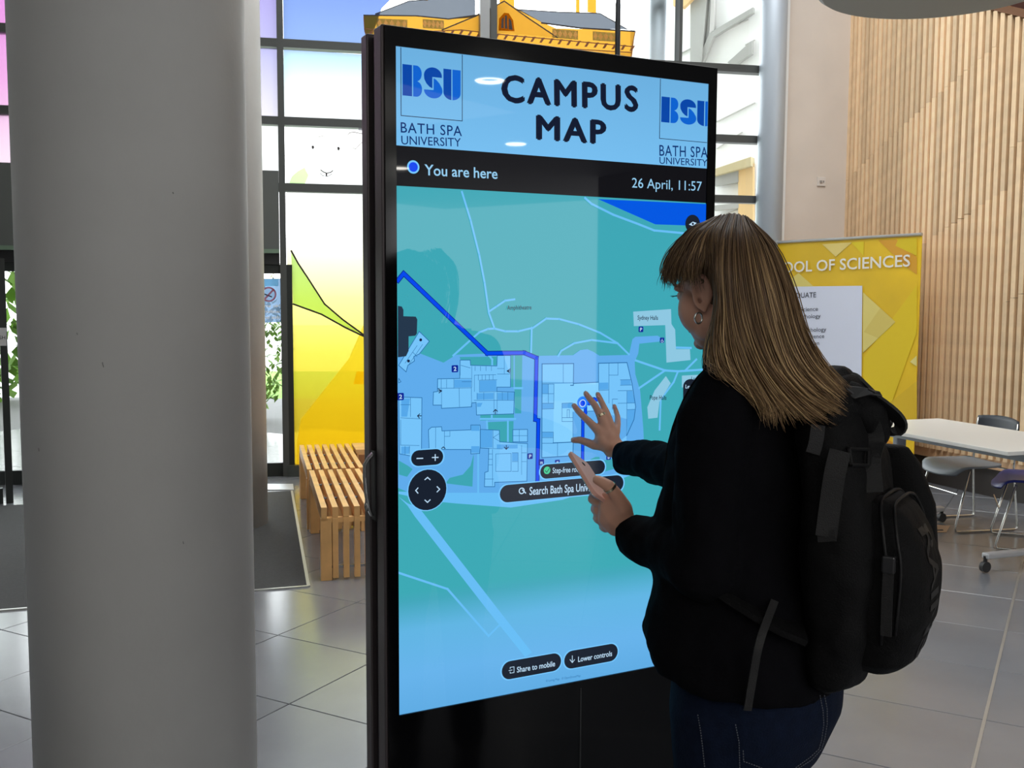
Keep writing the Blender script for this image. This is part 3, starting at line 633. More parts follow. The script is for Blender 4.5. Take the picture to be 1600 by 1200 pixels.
sdraw([[(238,354),(238,472)],[(106,474),(301,472)],[(523,350),(523,424)],[(580,348),(580,424)],[(523,424),(580,424)],[(594,454),(660,452)],[(594,488),(665,486)],[(580,522),(670,520)],[(636,524),(634,800)],[(580,600),(686,598)],[(636,640),(686,638)],[(202,846),(202,932)],[(106,480),(180,480)],[(180,480),(178,635)],[(106,540),(178,540)],[(106,600),(176,600)],[(106,636),(176,634)],[(145,480),(145,600)],[(230,600),(298,598)],[(230,600),(230,714),(298,714)],[(230,690),(298,690)],[(262,640),(276,640),(276,690),(262,690),(262,640)],[(106,780),(176,780),(176,850),(106,850)],[(106,815),(176,815)],[(460,470),(460,520),(523,516)],[(523,424),(523,600)],[(545,574),(578,574)],[(545,574),(545,640)],[(390,650),(450,648)],[(298,654),(298,842)]],.0013,c_line,.0021,'plan_outline',Z6)
for q in ([(108,482),(145,482),(145,538),(108,538)],[(108,602),(176,602),(176,632),(108,634)],[(596,456),(658,454),(662,484),(596,486)],[(638,524),(670,522),(686,596),(638,598)],[(638,640),(686,640),(680,700),(638,790)],[(232,602),(296,600),(296,630),(232,632)],[(462,472),(520,470),(520,512),(462,516)],[(304,352),(458,350),(458,466),(304,472)][:0] or [(108,782),(174,782),(174,812),(108,812)]): spoly(q,c_room,.0017,'room_area',Z6)
spoly([(300,842),(300,654),(450,648),(640,700),(634,802),(540,880),(298,928)],c_land,.0018,'map_land',Z6)
inl=[[(347,476),(347,545)],[(350,500),(393,512)],[(400,505),(400,600)],[(244,605),(398,603)],[(262,608),(262,690)],[(342,605),(344,692)],[(398,600),(400,690)],[(435,568),(435,622),(515,620)],[(435,568),(515,566)],[(412,545),(510,543)],[(412,545),(412,620)],[(430,543),(430,568)],[(447,543),(447,568)],[(463,543),(463,566)],[(480,543),(480,566)],[(497,543),(497,566)],[(345,560),(400,560)],[(355,575),(400,575)],[(410,660),(595,660)],[(502,625),(502,722)],[(516,625),(516,722)],[(424,627),(424,655)],[(455,625),(455,657)],[(540,622),(540,660)],[(565,622),(565,660)],[(517,540),(578,540)],[(549,455),(549,540)],[(517,515),(549,515)],[(415,505),(415,525)],[(440,505),(440,525)],[(465,505),(465,525)],[(490,505),(490,525)],[(260,562),(260,605)],[(285,565),(285,605)],[(318,562),(318,605)],
 [(275,800),(275,882)],[(275,825),(300,825),(300,800)],[(440,793),(440,878)],[(438,793),(438,878)],[(497,797),(497,878)],[(478,880),(540,882)],[(510,905),(510,985)],[(510,905),(580,903),(580,985),(510,985)],[(585,900),(612,900),(612,985),(585,985)],[(585,940),(612,940)],[(628,865),(628,1000)],[(650,900),(628,900)],[(628,940),(650,940)],[(478,905),(495,905)],[(478,930),(495,930)],[(478,955),(495,955)],[(495,885),(495,1050)],[(460,1020),(500,1020)],[(617,794),(617,850)],[(588,822),(655,822)],[(235,785),(235,880)],[(498,830),(526,812)],[(498,830),(528,848)],
 [(75,740),(170,745)],[(75,865),(160,867)],[(75,750),(75,865)],[(120,648),(120,735)],[(75,680),(120,680)],[(95,870),(95,910)],[(115,870),(115,905)],[(95,490),(150,410)],[(110,500),(175,405)],[(130,440),(150,460)]]
sdraw(inl,.0011,c_line,.0021,'plan_outline',Z5)
for q in ([(440,795),(495,797),(495,876),(440,876)],[(398,775),(436,775),(436,800),(398,800)],[(398,870),(436,870),(436,900),(398,900)],[(437,570),(513,568),(513,618),(437,620)],[(424,628),(500,626),(500,655),(424,657)],[(424,672),(450,672),(440,690),(424,690)],[(585,900),(612,900),(612,938),(585,938)],[(78,872),(118,872),(112,905),(78,905)],[(78,652),(118,652),(105,735),(78,735)],[(518,626),(595,624),(594,658),(518,658)],[(320,565),(398,565),(398,600),(320,602)],[(515,862),(610,862),(610,880),(515,882)]): spoly(q,c_room,.0017,'room_area',Z5)
# entrance arrows, detectors
sdraw([[(247,608),(262,617),(250,626)],[(247,617),(262,617)],[(576,517),(562,526),(574,534)],[(562,526),(577,526)],[(499,712),(508,702),(517,710)],[(508,702),(508,722)],[(162,722),(152,731),(160,741)],[(152,731),(168,731)],[(262,880),(270,873),(278,880)],[(549,874),(558,884),(567,874)],[(558,866),(558,884)]],.0022,c_ink,.0023,'entrance_arrow',Z5)
# route
sdraw([[(62,112),(88,80),(470,445),(640,443),(696,466),(690,748),(704,752),(700,1030)]],.0125,c_rdge,.0026,'route_line',Z5)
sdraw([[(62,112),(88,80),(470,445),(640,443),(696,466),(690,748),(704,752),(700,1030)]],.0085,c_route,.0028,'route_line',Z5)
sdraw([[(376,600),(376,660),(360,700),(358,960)],[(376,600),(400,600),(430,575),(455,578)]],.0105,c_rdge,.0026,'route_line',Z6)
sdraw([[(376,600),(376,660),(360,700),(358,960)],[(376,600),(400,600),(430,575),(455,578)]],.0070,c_route,.0028,'route_line',Z6)
def sdisc(c,r,m,off,name,r2=None): o=disc(K,c,r,m,kiosk,off,name,r2=r2); return kp(o)
sdisc((909.5,629),8.5,em('glow',(40,130,250)),.0029,'position_halo'); sdisc((909.5,630),5.2,c_wt,.0031,'position_ring'); sdisc((909.5,630),4,c_route,.0032,'position_dot')
# round joints / manholes in left wing
sdisc((656.8,531),2.2,c_ink,.0023,'map_dot'); sdisc((637.8,564),2.2,c_ink,.0023,'map_dot')
# icons
def icon(cx,cy,s,ch):
    a=K.uv(cx,cy); h=s/FP*2.62/2
    sc_obj(MB().poly([K.pt(a[0]+h*q[0],a[1]+h*q[1],.0030) for q in ((-1,-.8),(-.8,-1),(.8,-1),(1,-.8),(1,.8),(.8,1),(-.8,1),(-1,.8))]),'map_icon',c_navy)
    if ch: kp(text_uv(ch,K,(a[0]-h*.42,a[1]-h*.6),h*.9,h*1.2,c_wt,kiosk,'icon_letter',.0034,.02))
icon(710,576,11,'2'); icon(625,619.5,11,'2'); icon(1000.5,514.5,9.5,'P'); icon(827.5,712.5,9.5,'P'); icon(845,722,10,'m'); icon(870,722.5,9,'i'); icon(950,714,9,'b')
def wheel(cx,cy):
    icon(cx,cy,9,None); a=K.uv(cx,cy+1); mb=MB()
    n=12; r=.0036
    pts=[(a[0]+r*math.cos(-.6-k*.36),a[1]-.001+r*math.sin(-.6-k*.36)) for k in range(11)]
    for p,q in zip(pts[:-1],pts[1:]):
        d=Vector((q[0]-p[0],q[1]-p[1])).normalized(); nn=Vector((-d.y,d.x))*.0006; mb.poly([K.pt(p[0]+nn.x,p[1]+nn.y,.0034),K.pt(q[0]+nn.x,q[1]+nn.y,.0034),K.pt(q[0]-nn.x,q[1]-nn.y,.0034),K.pt(p[0]-nn.x,p[1]-nn.y,.0034)])
    for p,q in (((0,.0055),(0,.0005)),((0,.0005),(.003,.0005)),((.003,.0005),(.0045,-.0035))):
        d=Vector((q[0]-p[0],q[1]-p[1])).normalized(); nn=Vector((-d.y,d.x))*.0007
        mb.poly([K.pt(a[0]+s[0],a[1]+s[1],.0035) for s in ((p[0]+nn.x,p[1]+nn.y),(q[0]+nn.x,q[1]+nn.y),(q[0]-nn.x,q[1]-nn.y),(p[0]-nn.x,p[1]-nn.y))])
    sc_obj(mb,'icon_symbol',c_wt)
wheel(1033.5,531.5)
# map labels
M_t=c_ink
def st(s,p0,p1,ph,m=M_t,bold=0,off=.0036,fat=0,space=1): return kp(text(s,K,p0,p1,ph,m,kiosk,off=off,bold=bold,fat=fat,space=space))
st('Amphitheatre',(791.5,484),(829.5,483.3),(791.5,477),bold=.01); st('Sydney Halls',(995,499.5),(1027,499.7),(995,492.5),bold=.01); st('Pope Halls',(1014,624),(1040,624.5),(1014,617),bold=.01); st('Langton',(1079,594),(1099,594),(1079,588),bold=.01)
# buttons
def pill(p0,p1,hpx,name,m=c_btn,off=.0040):
    a=Vector(K.uv(*p0)); b=Vector(K.uv(*p1)); c=((a+b)/2); L=abs(b.x-a.x)/2; r=hpx/2; L-=r; n=12; pts=[]
    for k in range(n+1): t=math.pi/2-math.pi*k/n; pts.append((c.x+L+r*math.cos(t),c.y+r*math.sin(t)))
    for k in range(n+1): t=-math.pi/2-math.pi*k/n; pts.append((c.x-L+r*math.cos(t),c.y+r*math.sin(t)))
    sc_obj(MB().poly([K.pt(*q,off) for q in pts]),name,m)
    k=1.0; e=[( (q[0]-c.x)*(1+.004/(L+r))+c.x,(q[1]-c.y)*(1+.0028/r)+c.y) for q in pts]
    sc_obj(MB().poly([K.pt(*q,off-.0003) for q in e]),name+'_halo',c_halo)
def hpx(x,ya,yb): return abs(K.uv(x,ya)[1]-K.uv(x,yb)[1])
pill((780,770.5),(973,755.5),hpx(880,750,776.5),'search_button')
st('Search Bath Spa Univ…',(826,773),(927,766),(826,760),c_wt,.012,.0044)
sdraw([[(600,245),(587,232)]],.0030,c_wt,.0044,'search_icon',Z7); 
sdisc((814,766.5),4.6,c_wt,.0044,'search_icon',r2=.68)
pill((843,735),(944,731),hpx(880,721,743),'route_button',off=.0042)
st('Step-free route',(862,739),(909,736.3),(862,730),c_wt,.008,.0046)
sdisc((853.5,734.5),5.2,c_grn,.0046,'tick_disc'); sdraw([[(850.5,735),(853,737.5),(857,731.5)]],.0018,c_ink,.0048,'tick_mark')
pill((783,1046),(875.5,1034.5),hpx(830,1024,1052),'share_button'); st('Share to mobile',(806.5,1050),(866,1040),(806.5,1041),c_wt,.012,.0044)
sdraw([[(796,1042),(802,1041),(802,1050),(796,1051),(796,1049)],[(796,1042),(796,1044)],[(794,1047),(799,1046)]],.0016,c_wt,.0044,'share_icon')
pill((880.5,1029.5),(964,1019.5),hpx(922,1010,1037.5),'controls_button'); st('Lower controls',(902,1033.5),(955,1024),(902,1025),c_wt,.012,.0044)
sdraw([[(893,1024),(893,1034)],[(889.5,1030),(893,1034.5),(896.5,1030)]],.002,c_wt,.0044,'controls_icon')
kp(text('© Living Map   © OpenStreetMap',K,(852,1065),(906,1056.5),(852,1061.5),c_line,kiosk,off=.0036))
pill((641.5,715.5),(691.5,713.5),hpx(666,703,727.5),'zoom_button')
sdraw([[(650.5,716),(659.5,715.7)],[(674.5,714.5),(683.5,714.3)],[(679,710),(679,719)]],.0026,c_wt,.0044,'zoom_icon')
sdisc((667,765),31,c_halo,.0034,'pan_halo'); sdisc((667,765),29.6,c_btn,.0040,'pan_button')
sdraw([[(663,749),(667,745.5),(671,749)],[(652,762),(648.5,766),(652,770)],[(682,760),(686,764),(682,768)],[(663,781),(667,784.5),(671,780.5)]],.0026,c_wt,.0044,'pan_arrow')
sdisc((1081,350),11.5,c_btn,.0040,'compass_button'); sc_obj(MB().poly([K.px(x,y,.0044) for x,y in ((1075,351),(1081,346.5),(1087,348.5),(1081,353.5))]),'compass_icon',c_wt); sdisc((1081,350),1.6,c_btn,.0047,'compass_icon')
vp_=[(1066+12*(1+math.cos(math.radians(a))),604+12*-math.sin(math.radians(a))) for a in range(180,-1,-15)]
spoly(vp_+[(1090,700),(1066,700)],c_btn,.0040,'level_button'); st('Level',(1069.5,606.5),(1083,606.5),(1069.5,600.5),c_wt,.012,.0044)
# header content
st('CAMPUS',(783,158),(997,174),(783,115),em('title',(18,26,48)),.0,.0015,.042,1.2); st('MAP',(837,217),(947,225),(837,178),em('title',(18,26,48)),.0,.0015,.042,1.18)
st('You are here',(663,273.5),(777,279.5),(663,256),em('bandtext',(150,205,240)),.012,.0015); st('26 April, 11:57',(987,293),(1096,298.5),(987,277),em('bandtext',(150,205,240)),.0,.0015)
sdisc((645.5,261),9.6,c_halo,.0010,'location_ring'); sdisc((645.5,261),7,em('dot',(10,70,240)),.0014,'location_dot')
def logo(ax,ay,bx,by,cx,cy,clip):
    """(a) top-left, (b) top-right, (c) bottom-left pixels of the logo box"""
    A=Vector(K.uv(ax,ay)); Bx=Vector(K.uv(bx,by))-A; Cy=Vector(K.uv(cx,cy))-A
    wv,hv=Bx.x,-Cy.y
    q=lambda u,v:(min(A.x+u*wv,KW-.001),min(A.y-v*hv,-.001))
    def pol(pts,m,off=.0010,name='logo_letter'): sc_obj(MB().poly([K.pt(*q(*p),off) for p in pts]),name,m)
    arc=lambda cx,cy,rx,ry,a0,a1,n=12:[(cx+rx*math.cos(math.radians(a0+(a1-a0)*k/n)),cy-ry*math.sin(math.radians(a0+(a1-a0)*k/n))) for k in range(n+1)]
    mb=MB(); t=.011
    for x0,y0,x1,y1 in ((0,-.18,t,.999),(0,.999,1,.999+t*1.1),(1-t,-.18,1,.999)):
        mb.poly([K.pt(*q(*p),.0010) for p in ((x0,max(y0,-.2)),(x1,max(y0,-.2)),(x1,y1),(x0,y1))])
    sc_obj(mb,'logo_frame',c_ink)
    pol([(.03,.18),(.18,.18),(.18,.68),(.03,.68)],c_l1)
    pol([(.197,.18),(.25,.18)]+arc(.25,.305,.085,.125,90,-70)+[(.262,.43)]+arc(.25,.555,.09,.125,70,-90)+[(.197,.68)],c_l2)
    pol(arc(.515,.315,.145,.135,0,180,16)+[(.375,.38),(.41,.45),(.46,.50),(.505,.52),(.505,.335),(.66,.335)],c_l1)
    pol([(.525,.352),(.57,.375),(.62,.43),(.66,.50)]+arc(.52,.55,.15,.13,20,-180,18)+[(.525,.545)],c_l2)
    pol([(.685,.18),(.815,.18),(.815,.68)]+arc(.825,.56,.14,.12,268,180,8),c_l1)
    pol([(.832,.18),(.968,.18)]+arc(.828,.56,.14,.12,0,-88,8),c_l2)
    return q
lg=em('logotext',(14,50,110))
logo(625.5,82,722.5,90,625.5,180,None); logo(1031,136,1116,142,1031,216,None)
st('BATH SPA',(626,207),(721.5,212.8),(626,190),lg,0,.0012,.006,1.1); st('UNIVERSITY',(627,225.5),(720,229.2),(627,211.3),lg,0,.0012,.004)
st('BATH SPA',(1030,243.3),(1105.3,246.5),(1030,225.5),lg,0,.0012,.006,1.1); st('UNIVERSITY',(1030,255.8),(1104.8,259.8),(1030,244.5),lg,0,.0012,.004)
# ================================================================ FURNITURE
M_oak=mat('bench_oak',(222,170,106),.45,noise=.14,nscale=7,stretch=(1,1,1)); M_st=mat('steel_rod',(170,170,170),.25,.9)
BU=Vector((.971,.239,0)); BV=Vector((-.245,.9695,0))   # across, along
bc=Pz(500,798,.42); b0=Pz(503,908,0)
def bench(org,length,width,label,ns=7,cap=False):
    b=empty('slatted_bench',org,label=label,cat='bench',group='slatted oak benches')
    H_=.42; pt=lambda u,v,z: Vector((0,0,z))+BU*u+BV*v
    BM=Matrix((BU,BV,Vector((0,0,1)))).transposed(); sw_=.033; pi_=(width-sw_)/(ns-1)
    for k in range(ns):
        u=sw_/2+k*pi_
        MB().box(pt(u,length/2,H_-.03),(sw_,length-.002,.06),BM).obj('slat',M_oak,b,bevel=.002)
        for v in (.02,length-.02):
            wd=.04 if k in(0,ns-1) else sw_
            lift=0 if k in(0,ns-1) else .012
            MB().box(pt(u+(0 if k else .01)-(0 if k<ns-1 else .01),v,(H_-.062+lift)/2),(wd+ (.022 if k in(0,ns-1) else 0),.04,H_-.062-lift),BM).obj('leg_slat',M_oak,b,bevel=.002)
    for v in (.022,length-.022): MB().box(pt(width/2,v,H_-.075),(width-.02,.035,.028),BM).obj('end_rail',M_oak,b)
    for v in (.02,length-.02): MB().bar(pt(.0,v,.075),pt(width,v,.075),.014,.014).obj('tie_rod',M_st,b)
    for v in (length*.33,length*.68): MB().tube([pt(.01,v,H_-.03),pt(width-.01,v,H_-.03)],.006,n=8).obj('tie_rod',M_st,b)
    MB().box(pt(.016,length/2,H_-.04),(.032,length,.078),BM).obj('side_rail',M_oak,b)
    MB().box(pt(width-.016,length/2,H_-.04),(.032,length,.078),BM).obj('side_rail',M_oak,b)
    for u in (.03,width-.03):
        for v in (.05,length-.05): MB().box(pt(u,v,(H_-.08)/2),(.06,.075,H_-.08),BM).obj('leg',M_oak,b,bevel=.003)
    return b
bench(b0,1.27,.40,'slatted oak bench nearest the kiosk, its end slats running to the floor')
bench(b0+BV*1.31-BU*.012,1.18,.385,'slatted oak bench behind the nearer one, ending at the yellow window')
# board-topped bench along the window
g=empty('board_bench',b0+BV*2.13+BU*.40,label='oak bench with a solid board top standing along the yellow window',cat='bench')
BM=Matrix((BU,BV,Vector((0,0,1)))).transposed(); pt=lambda u,v,z: Vector((0,0,z))+BU*u+BV*v
for k in range(3): MB().box(pt(.6,.07+k*.123,.405),(1.2,.118,.03),BM).obj('board',M_oak,g,bevel=.002)
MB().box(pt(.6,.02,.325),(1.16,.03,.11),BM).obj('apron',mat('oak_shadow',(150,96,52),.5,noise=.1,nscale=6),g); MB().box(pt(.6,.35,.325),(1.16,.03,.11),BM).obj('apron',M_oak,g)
for u in (.04,1.16):
    for v in (.04,.33): MB().box(pt(u,v,.195),(.06,.06,.39),BM).obj('leg',M_oak,g)
MB().box(pt(.6,.18,.12),(1.1,.03,.05),BM).obj('stretcher',M_oak,g)
# exhibition banner
R_=Vector((3.36,8.45,0)); bd_=Vector((-.54,.8417,0)).normalized(); BL=1.98
ban=empty('exhibition_banner',R_+bd_*BL/2,label='wide yellow fabric banner with a white course list beside the slatted wall',cat='banner')
BP=Plane(R_+bd_*BL,-bd_,(0,0,1)); 
zt_=BP.uv(1434,368)[1]; zb_=.10
def bobj(mb,n,m,l=None): return at_par(mb.obj(n,m,ban,l),ban)
yb=BP.uv(1434,724)[1]
BMx=BP.mat()
M_ban=mat('banner_yellow',(234,192,20),.55,noise=.12,nscale=1.3)
bobj(MB().box(BP.pt(BL/2,(zt_+yb)/2,-.004),(BL,zt_-yb,.006),BMx),'banner_cloth',M_ban)
bobj(MB().box(BP.pt(BL/2,(yb+zb_)/2,-.004),(BL,yb-zb_,.006),BMx),'banner_hem',mat('banner_white',(214,218,232),.6))
bobj(MB().tube([BP.pt(0,zt_+.008,0),BP.pt(BL,zt_+.008,0)],.014,n=10),'top_rail',mat('alu',(205,205,205),.3,.8))
bobj(MB().box(BP.pt(BL/2,.05,-.02),(BL,.09,.10),BMx),'banner_base',mat('alu',(205,205,205),.3,.8))
for u in (.12,BL-.12): bobj(MB().box(BP.pt(u,.012,.02),(.07,.024,.34),BMx),'foot',M_black)
bobj(MB().tube([BP.pt(BL/2,.05,-.06),BP.pt(BL/2,zt_,-.03)],.012,n=8),'support_pole',M_st)
def bpl(pts,col,off,name='printed_shape'): return bobj(MB().poly([BP.px(x,y,off) for x,y in pts]),name,mat('ban_%d_%d_%d'%col,col,.6))
ZB=lambda x,y:(1180+x/3.5306,360+y/3.5306)
def bz(l,col,off): return bpl([ZB(*p) for p in l],col,off)
bz([(370,76),(535,66),(445,145)],(232,208,120),.002); bz([(680,55),(780,50),(893,150),(893,245),(840,205)],(222,160,40),.002); bz([(790,48),(893,40),(893,140),(775,85)],(224,196,20),.003)
bz([(530,66),(600,62),(598,140)],(228,204,20),.002)
bz([(200,265),(240,235),(330,315),(200,320)],(224,206,110),.002)
bz([(595,340),(775,505),(595,675)],(226,208,118),.003); bz([(690,430),(775,505),(680,595),(600,560)],(218,196,100),.004)
bz([(600,700),(893,300),(893,560),(700,1100),(590,1100)],(230,198,18),.002); bz([(893,690),(855,725),(893,750)],(230,214,130),.004)
bz([(593,1070),(893,830),(893,1040),(720,1060)],(224,184,30),.003); bz([(690,1120),(800,1200),(893,1290),(893,1400),(800,1300),(690,1180)],(220,150,36),.003)
bpl([(1150,449),(1348,446.5),(1346,690),(1150,696)],(216,220,236),.006,'course_list')
M_bw2=mat('ban_text_white',(236,232,220),.6); M_bt=mat('ban_text_dark',(58,60,74),.6)
for s,x0,x1,y0,y1,h,mm,bo in (('SCHOOL OF SCIENCES',1185,1423,428,416,16.5,M_bw2,.012),('UNDERGRADUATE',1196,1276,467,464.5,8,M_bt,.005),('Science',1252,1279,486.5,485.5,6.5,M_bt,0),('Psychology',1244,1283,498,496.5,6.5,M_bt,0),('Psychology',1252,1292,519,517.5,6.5,M_bt,0),('Science',1262,1289,529,528,6.5,M_bt,0),('Education',1250,1281,540,539,6.5,M_bt,0),('University',1308,1342,600,599.5,6.5,M_bt,0)):
    o=text(s,BP,(x0,y0),(x1,y1),(x0,y0-h),mm,ban,off=.009,bold=bo); at_par(o,ban)
# folding table
c1_=Pz(1575,706,.74); c1_=Vector((c1_.x,c1_.y,0)); tl=Vector((-.335,.942,0)).normalized(); 
c2_=Vector((2.33,7.06,0)); tl=(c2_-c1_).normalized(); tw=Vector((tl.y,-tl.x,0)); L_=(c2_-c1_).length; Wd=.80
tb=empty('folding_table',c1_+tl*L_/2+tw*Wd/2,label='white folding table on castors with grey T-shaped legs',cat='table')
TMx=Matrix((tl,-tw,Vector((0,0,1)))).transposed(); tp=lambda a,b,z: c1_+tl*a+tw*b+Vector((0,0,z))
def tobj(mb,n,m,parent=None,**k): return at_par(mb.obj(n,m,tb,**k),tb)
tobj(MB().box(tp(L_/2,Wd/2,.728),(L_,Wd,.024),TMx),'tabletop',mat('table_white',(236,236,232),.35),bevel=.003)
M_leg=mat('table_leg_grey',(134,142,152),.4,.4); M_ft=mat('table_foot',(196,198,202),.35,.4)
for a in (.16,L_-.10):
    tobj(MB().box(tp(a,Wd/2 if a<.5 else Wd*.47,.40),(.045,.08,.62),TMx),'leg',M_leg,bevel=.006)
    tobj(MB().box(tp(a,Wd/2,.10),(.05,Wd*.94,.035),TMx),'foot',M_ft,bevel=.008)
    for b in (.03,Wd-.03):
        tobj(MB().tube([tp(a-.014,b,.035),tp(a+.014,b,.035)],.032,n=20),'caster',mat('castor_black',(40,40,42),.5)); tobj(MB().tube([tp(a,b,.05),tp(a,b,.1)],.012,n=8),'caster_stem',M_black)
tobj(MB().bar(tp(.16,Wd*.4,.66),tp(L_-.10,Wd*.4,.66),.05,.04),'crossbeam',M_leg)
# sled-base chairs
M_chr=mat('chrome',(200,200,196),.16,1)
def chair(o_,f,label,seatcol,backcol):
    """o_: floor centre of the seat, f: unit direction the chair faces"""
    f=Vector(f).normalized(); s=Vector((f.y,-f.x,0)); g=empty('sled_chair',o_,label=label,cat='chair')
    q=lambda a,b,z: f*a+s*b+Vector((0,0,z))
    for sd in (-1,1):
        b=.235*sd
        MB().tube([q(.13,b*.95,.425),q(.235,b,.03),q(.225,b,.010),q(.19,b,.009),q(-.22,b,.009),q(-.245,b,.012),q(-.25,b,.03),q(-.215,b*.93,.44),q(-.225,b*.92,.60),q(-.235,b*.9,.74)],.0075,n=8).obj('sled_frame',M_chr,g,smooth=True)
    MB().tube([q(.225,-.235,.27),q(.225,.235,.27)],.005,n=8).obj('crossbar',M_chr,g); MB().tube([q(-.2,-.22,.42),q(-.2,.22,.42)],.006,n=8).obj('crossbar',M_chr,g)
    # moulded seat
    nu,nv=12,12; vs=[];fs=[]
    for top in (0,1):
        for i in range(nu+1):
            for j in range(nv+1):
                a=-1+2*i/nu; b=-1+2*j/nv; rr=1-.12*(abs(a)**4)*(b*b)-.08*abs(b)**4*abs(a)
                x=a*.225*rr*(1-.0*b*b); y=b*.235*(1-.10*max(0,-a)-.16*abs(a)**6); x+=.035; z=.430+.012*b*b-(.045*max(0,a-.45)**2*4 if a>.45 else 0)+.02*max(0,-a-.6)
                vs.append(q(x,y,z+(.013 if top else 0)))
    N=(nu+1)*(nv+1); idx=lambda t,i,j:t*N+i*(nv+1)+j
    for t in (0,1):
        for i in range(nu):
            for j in range(nv): fs.append((idx(t,i,j),idx(t,i+1,j),idx(t,i+1,j+1),idx(t,i,j+1)))
    for i in range(nu): fs+=[(idx(0,i,0),idx(0,i+1,0),idx(1,i+1,0),idx(1,i,0)),(idx(0,i,nv),idx(0,i+1,nv),idx(1,i+1,nv),idx(1,i,nv))]
    for j in range(nv): fs+=[(idx(0,0,j),idx(0,0,j+1),idx(1,0,j+1),idx(1,0,j)),(idx(0,nu,j),idx(0,nu,j+1),idx(1,nu,j+1),idx(1,nu,j))]
    MB().add(vs,fs).obj('seat',seatcol,g,smooth=True)
    vs=[];fs=[];nu,nv=6,12
    for t in (0,1):
        for i in range(nu+1):
            for j in range(nv+1):
                h=i/nu; b=-1+2*j/nv; z=.565+.19*h+.015*(1-b*b)*(1 if h>.5 else -.6); x=-.225-.02*h-.045*(1-b*b)+(.010 if t else 0); vs.append(q(x,b*.225*(1-.05*abs(2*h-1)**4),z))
    N=(nu+1)*(nv+1); idx=lambda t,i,j:t*N+i*(nv+1)+j
    for t in (0,1):
        for i in range(nu):
            for j in range(nv): fs.append((idx(t,i,j),idx(t,i+1,j),idx(t,i+1,j+1),idx(t,i,j+1)))
    for i in range(nu): fs+=[(idx(0,i,0),idx(0,i+1,0),idx(1,i+1,0),idx(1,i,0)),(idx(0,i,nv),idx(0,i+1,nv),idx(1,i+1,nv),idx(1,i,nv))]
    for j in range(nv): fs+=[(idx(0,0,j),idx(0,0,j+1),idx(1,0,j+1),idx(1,0,j)),(idx(0,nu,j),idx(0,nu,j+1),idx(1,nu,j+1),idx(1,nu,j))]
    MB().add(vs,fs).obj('backrest',backcol,g,smooth=True)
    return g
fr=Pz(1500,833,0); rr_=Pz(1586,829,0); fdir=(fr-rr_); fdir.z=0; fdir.normalize(); sdir=Vector((fdir.y,-fdir.x,0)); sdir=sdir if sdir.y>0 else -sdir
M_cg=mat('chair_grey',(116,122,128),.45); M_cd=mat('chair_dark',(44,50,60),.5); M_cb=mat('chair_blue',(24,34,120),.4)
chair((fr+rr_)/2+sdir*.235+fdir*.02,fdir,'grey-seated chair with chrome sled legs behind the white table',M_cg,M_cd)
f2=Pz(1540,845,0)
chair(f2-fdir*.235+sdir*.02-sdir*.0+Vector((0.05,-.0,0)),(fdir+Vector((0,.25,0))).normalized(),'blue-seated chair with chrome sled legs at the right end of the view',M_cb,M_cb) if False else None
o2=f2+Vector((.26,-.10,0)); chair(o2,(-.93,.37,0),'blue-seated chair with chrome sled legs, nearer than the grey one',M_cb,M_cb)
# floor socket plate
fb=empty('floor_box',Pz(1464,826,0),label='small tan access plate let into the floor before the chairs',cat='floor plate')
at_par(MB().prism([Pz(x,y,.001) for x,y in ((1452,832),(1479,832),(1484,822),(1456,820))],(0,0,.003)).obj('cover_plate',mat('plate_tan',(186,150,120),.5),fb),fb)
at_par(MB().prism([Pz(x,y,.0045) for x,y in ((1464,829),(1474,829),(1473,827.5),(1464,828))],(0,0,.002)).obj('lift_slot',M_black,fb),fb)
# ================================================================ PERSON
AN=math.radians(57); FD=Vector((-math.sin(AN),math.cos(AN),0)); LS=Vector((-math.cos(AN),-math.sin(AN),0)); UP=Vector((0,0,1))
T0=Vector((.466,1.98,0))
M_skin=mat('skin',(206,158,136),.5,noise=.05,nscale=14,spec=.4); MC['skin'].node_tree.nodes['Principled BSDF'].inputs['Subsurface Weight'].default_value=.08; MC['skin'].node_tree.nodes['Principled BSDF'].inputs['Subsurface Radius'].default_value=(.02,.008,.005)
M_hair=mat('hair',(92,72,50),.5,noise=.3,nscale=20,stretch=(5,5,.5),bump=.3,bscale=60,spec=.25)
M_jac=mat('jacket_black',(10,10,13),.9,spec=.05,bump=.25,bscale=350)
M_jean=mat('denim',(11,20,38),.85,noise=.18,nscale=60,bump=.3,bscale=260,spec=.1)
M_shoe=mat('shoe',(30,28,28),.6)
per=empty('person',(T0.x,T0.y,0),label='person with long blonde hair in a black jacket and jeans touching the kiosk screen',cat='person')
def pp(o): return at_par(o,per)
tpt=lambda d,s,z: T0+FD*d+LS*s+Vector((0,0,z))
HC=P(1135,452,1.95)
hp_=math.radians(14); HA=math.radians(45)   # head pitched down, turned a little further away than the body
HD=Vector((-math.sin(HA),math.cos(HA),0)); HL=Vector((-math.cos(HA),-math.sin(HA),0))
HF=(HD*math.cos(hp_)-UP*math.sin(hp_)); HU=(UP*math.cos(hp_)+HD*math.sin(hp_)); HM=Matrix((HF,HL,HU)).transposed()
hpt=lambda f,s,u: HC+HF*f+HL*s+HU*u
bd=MB()
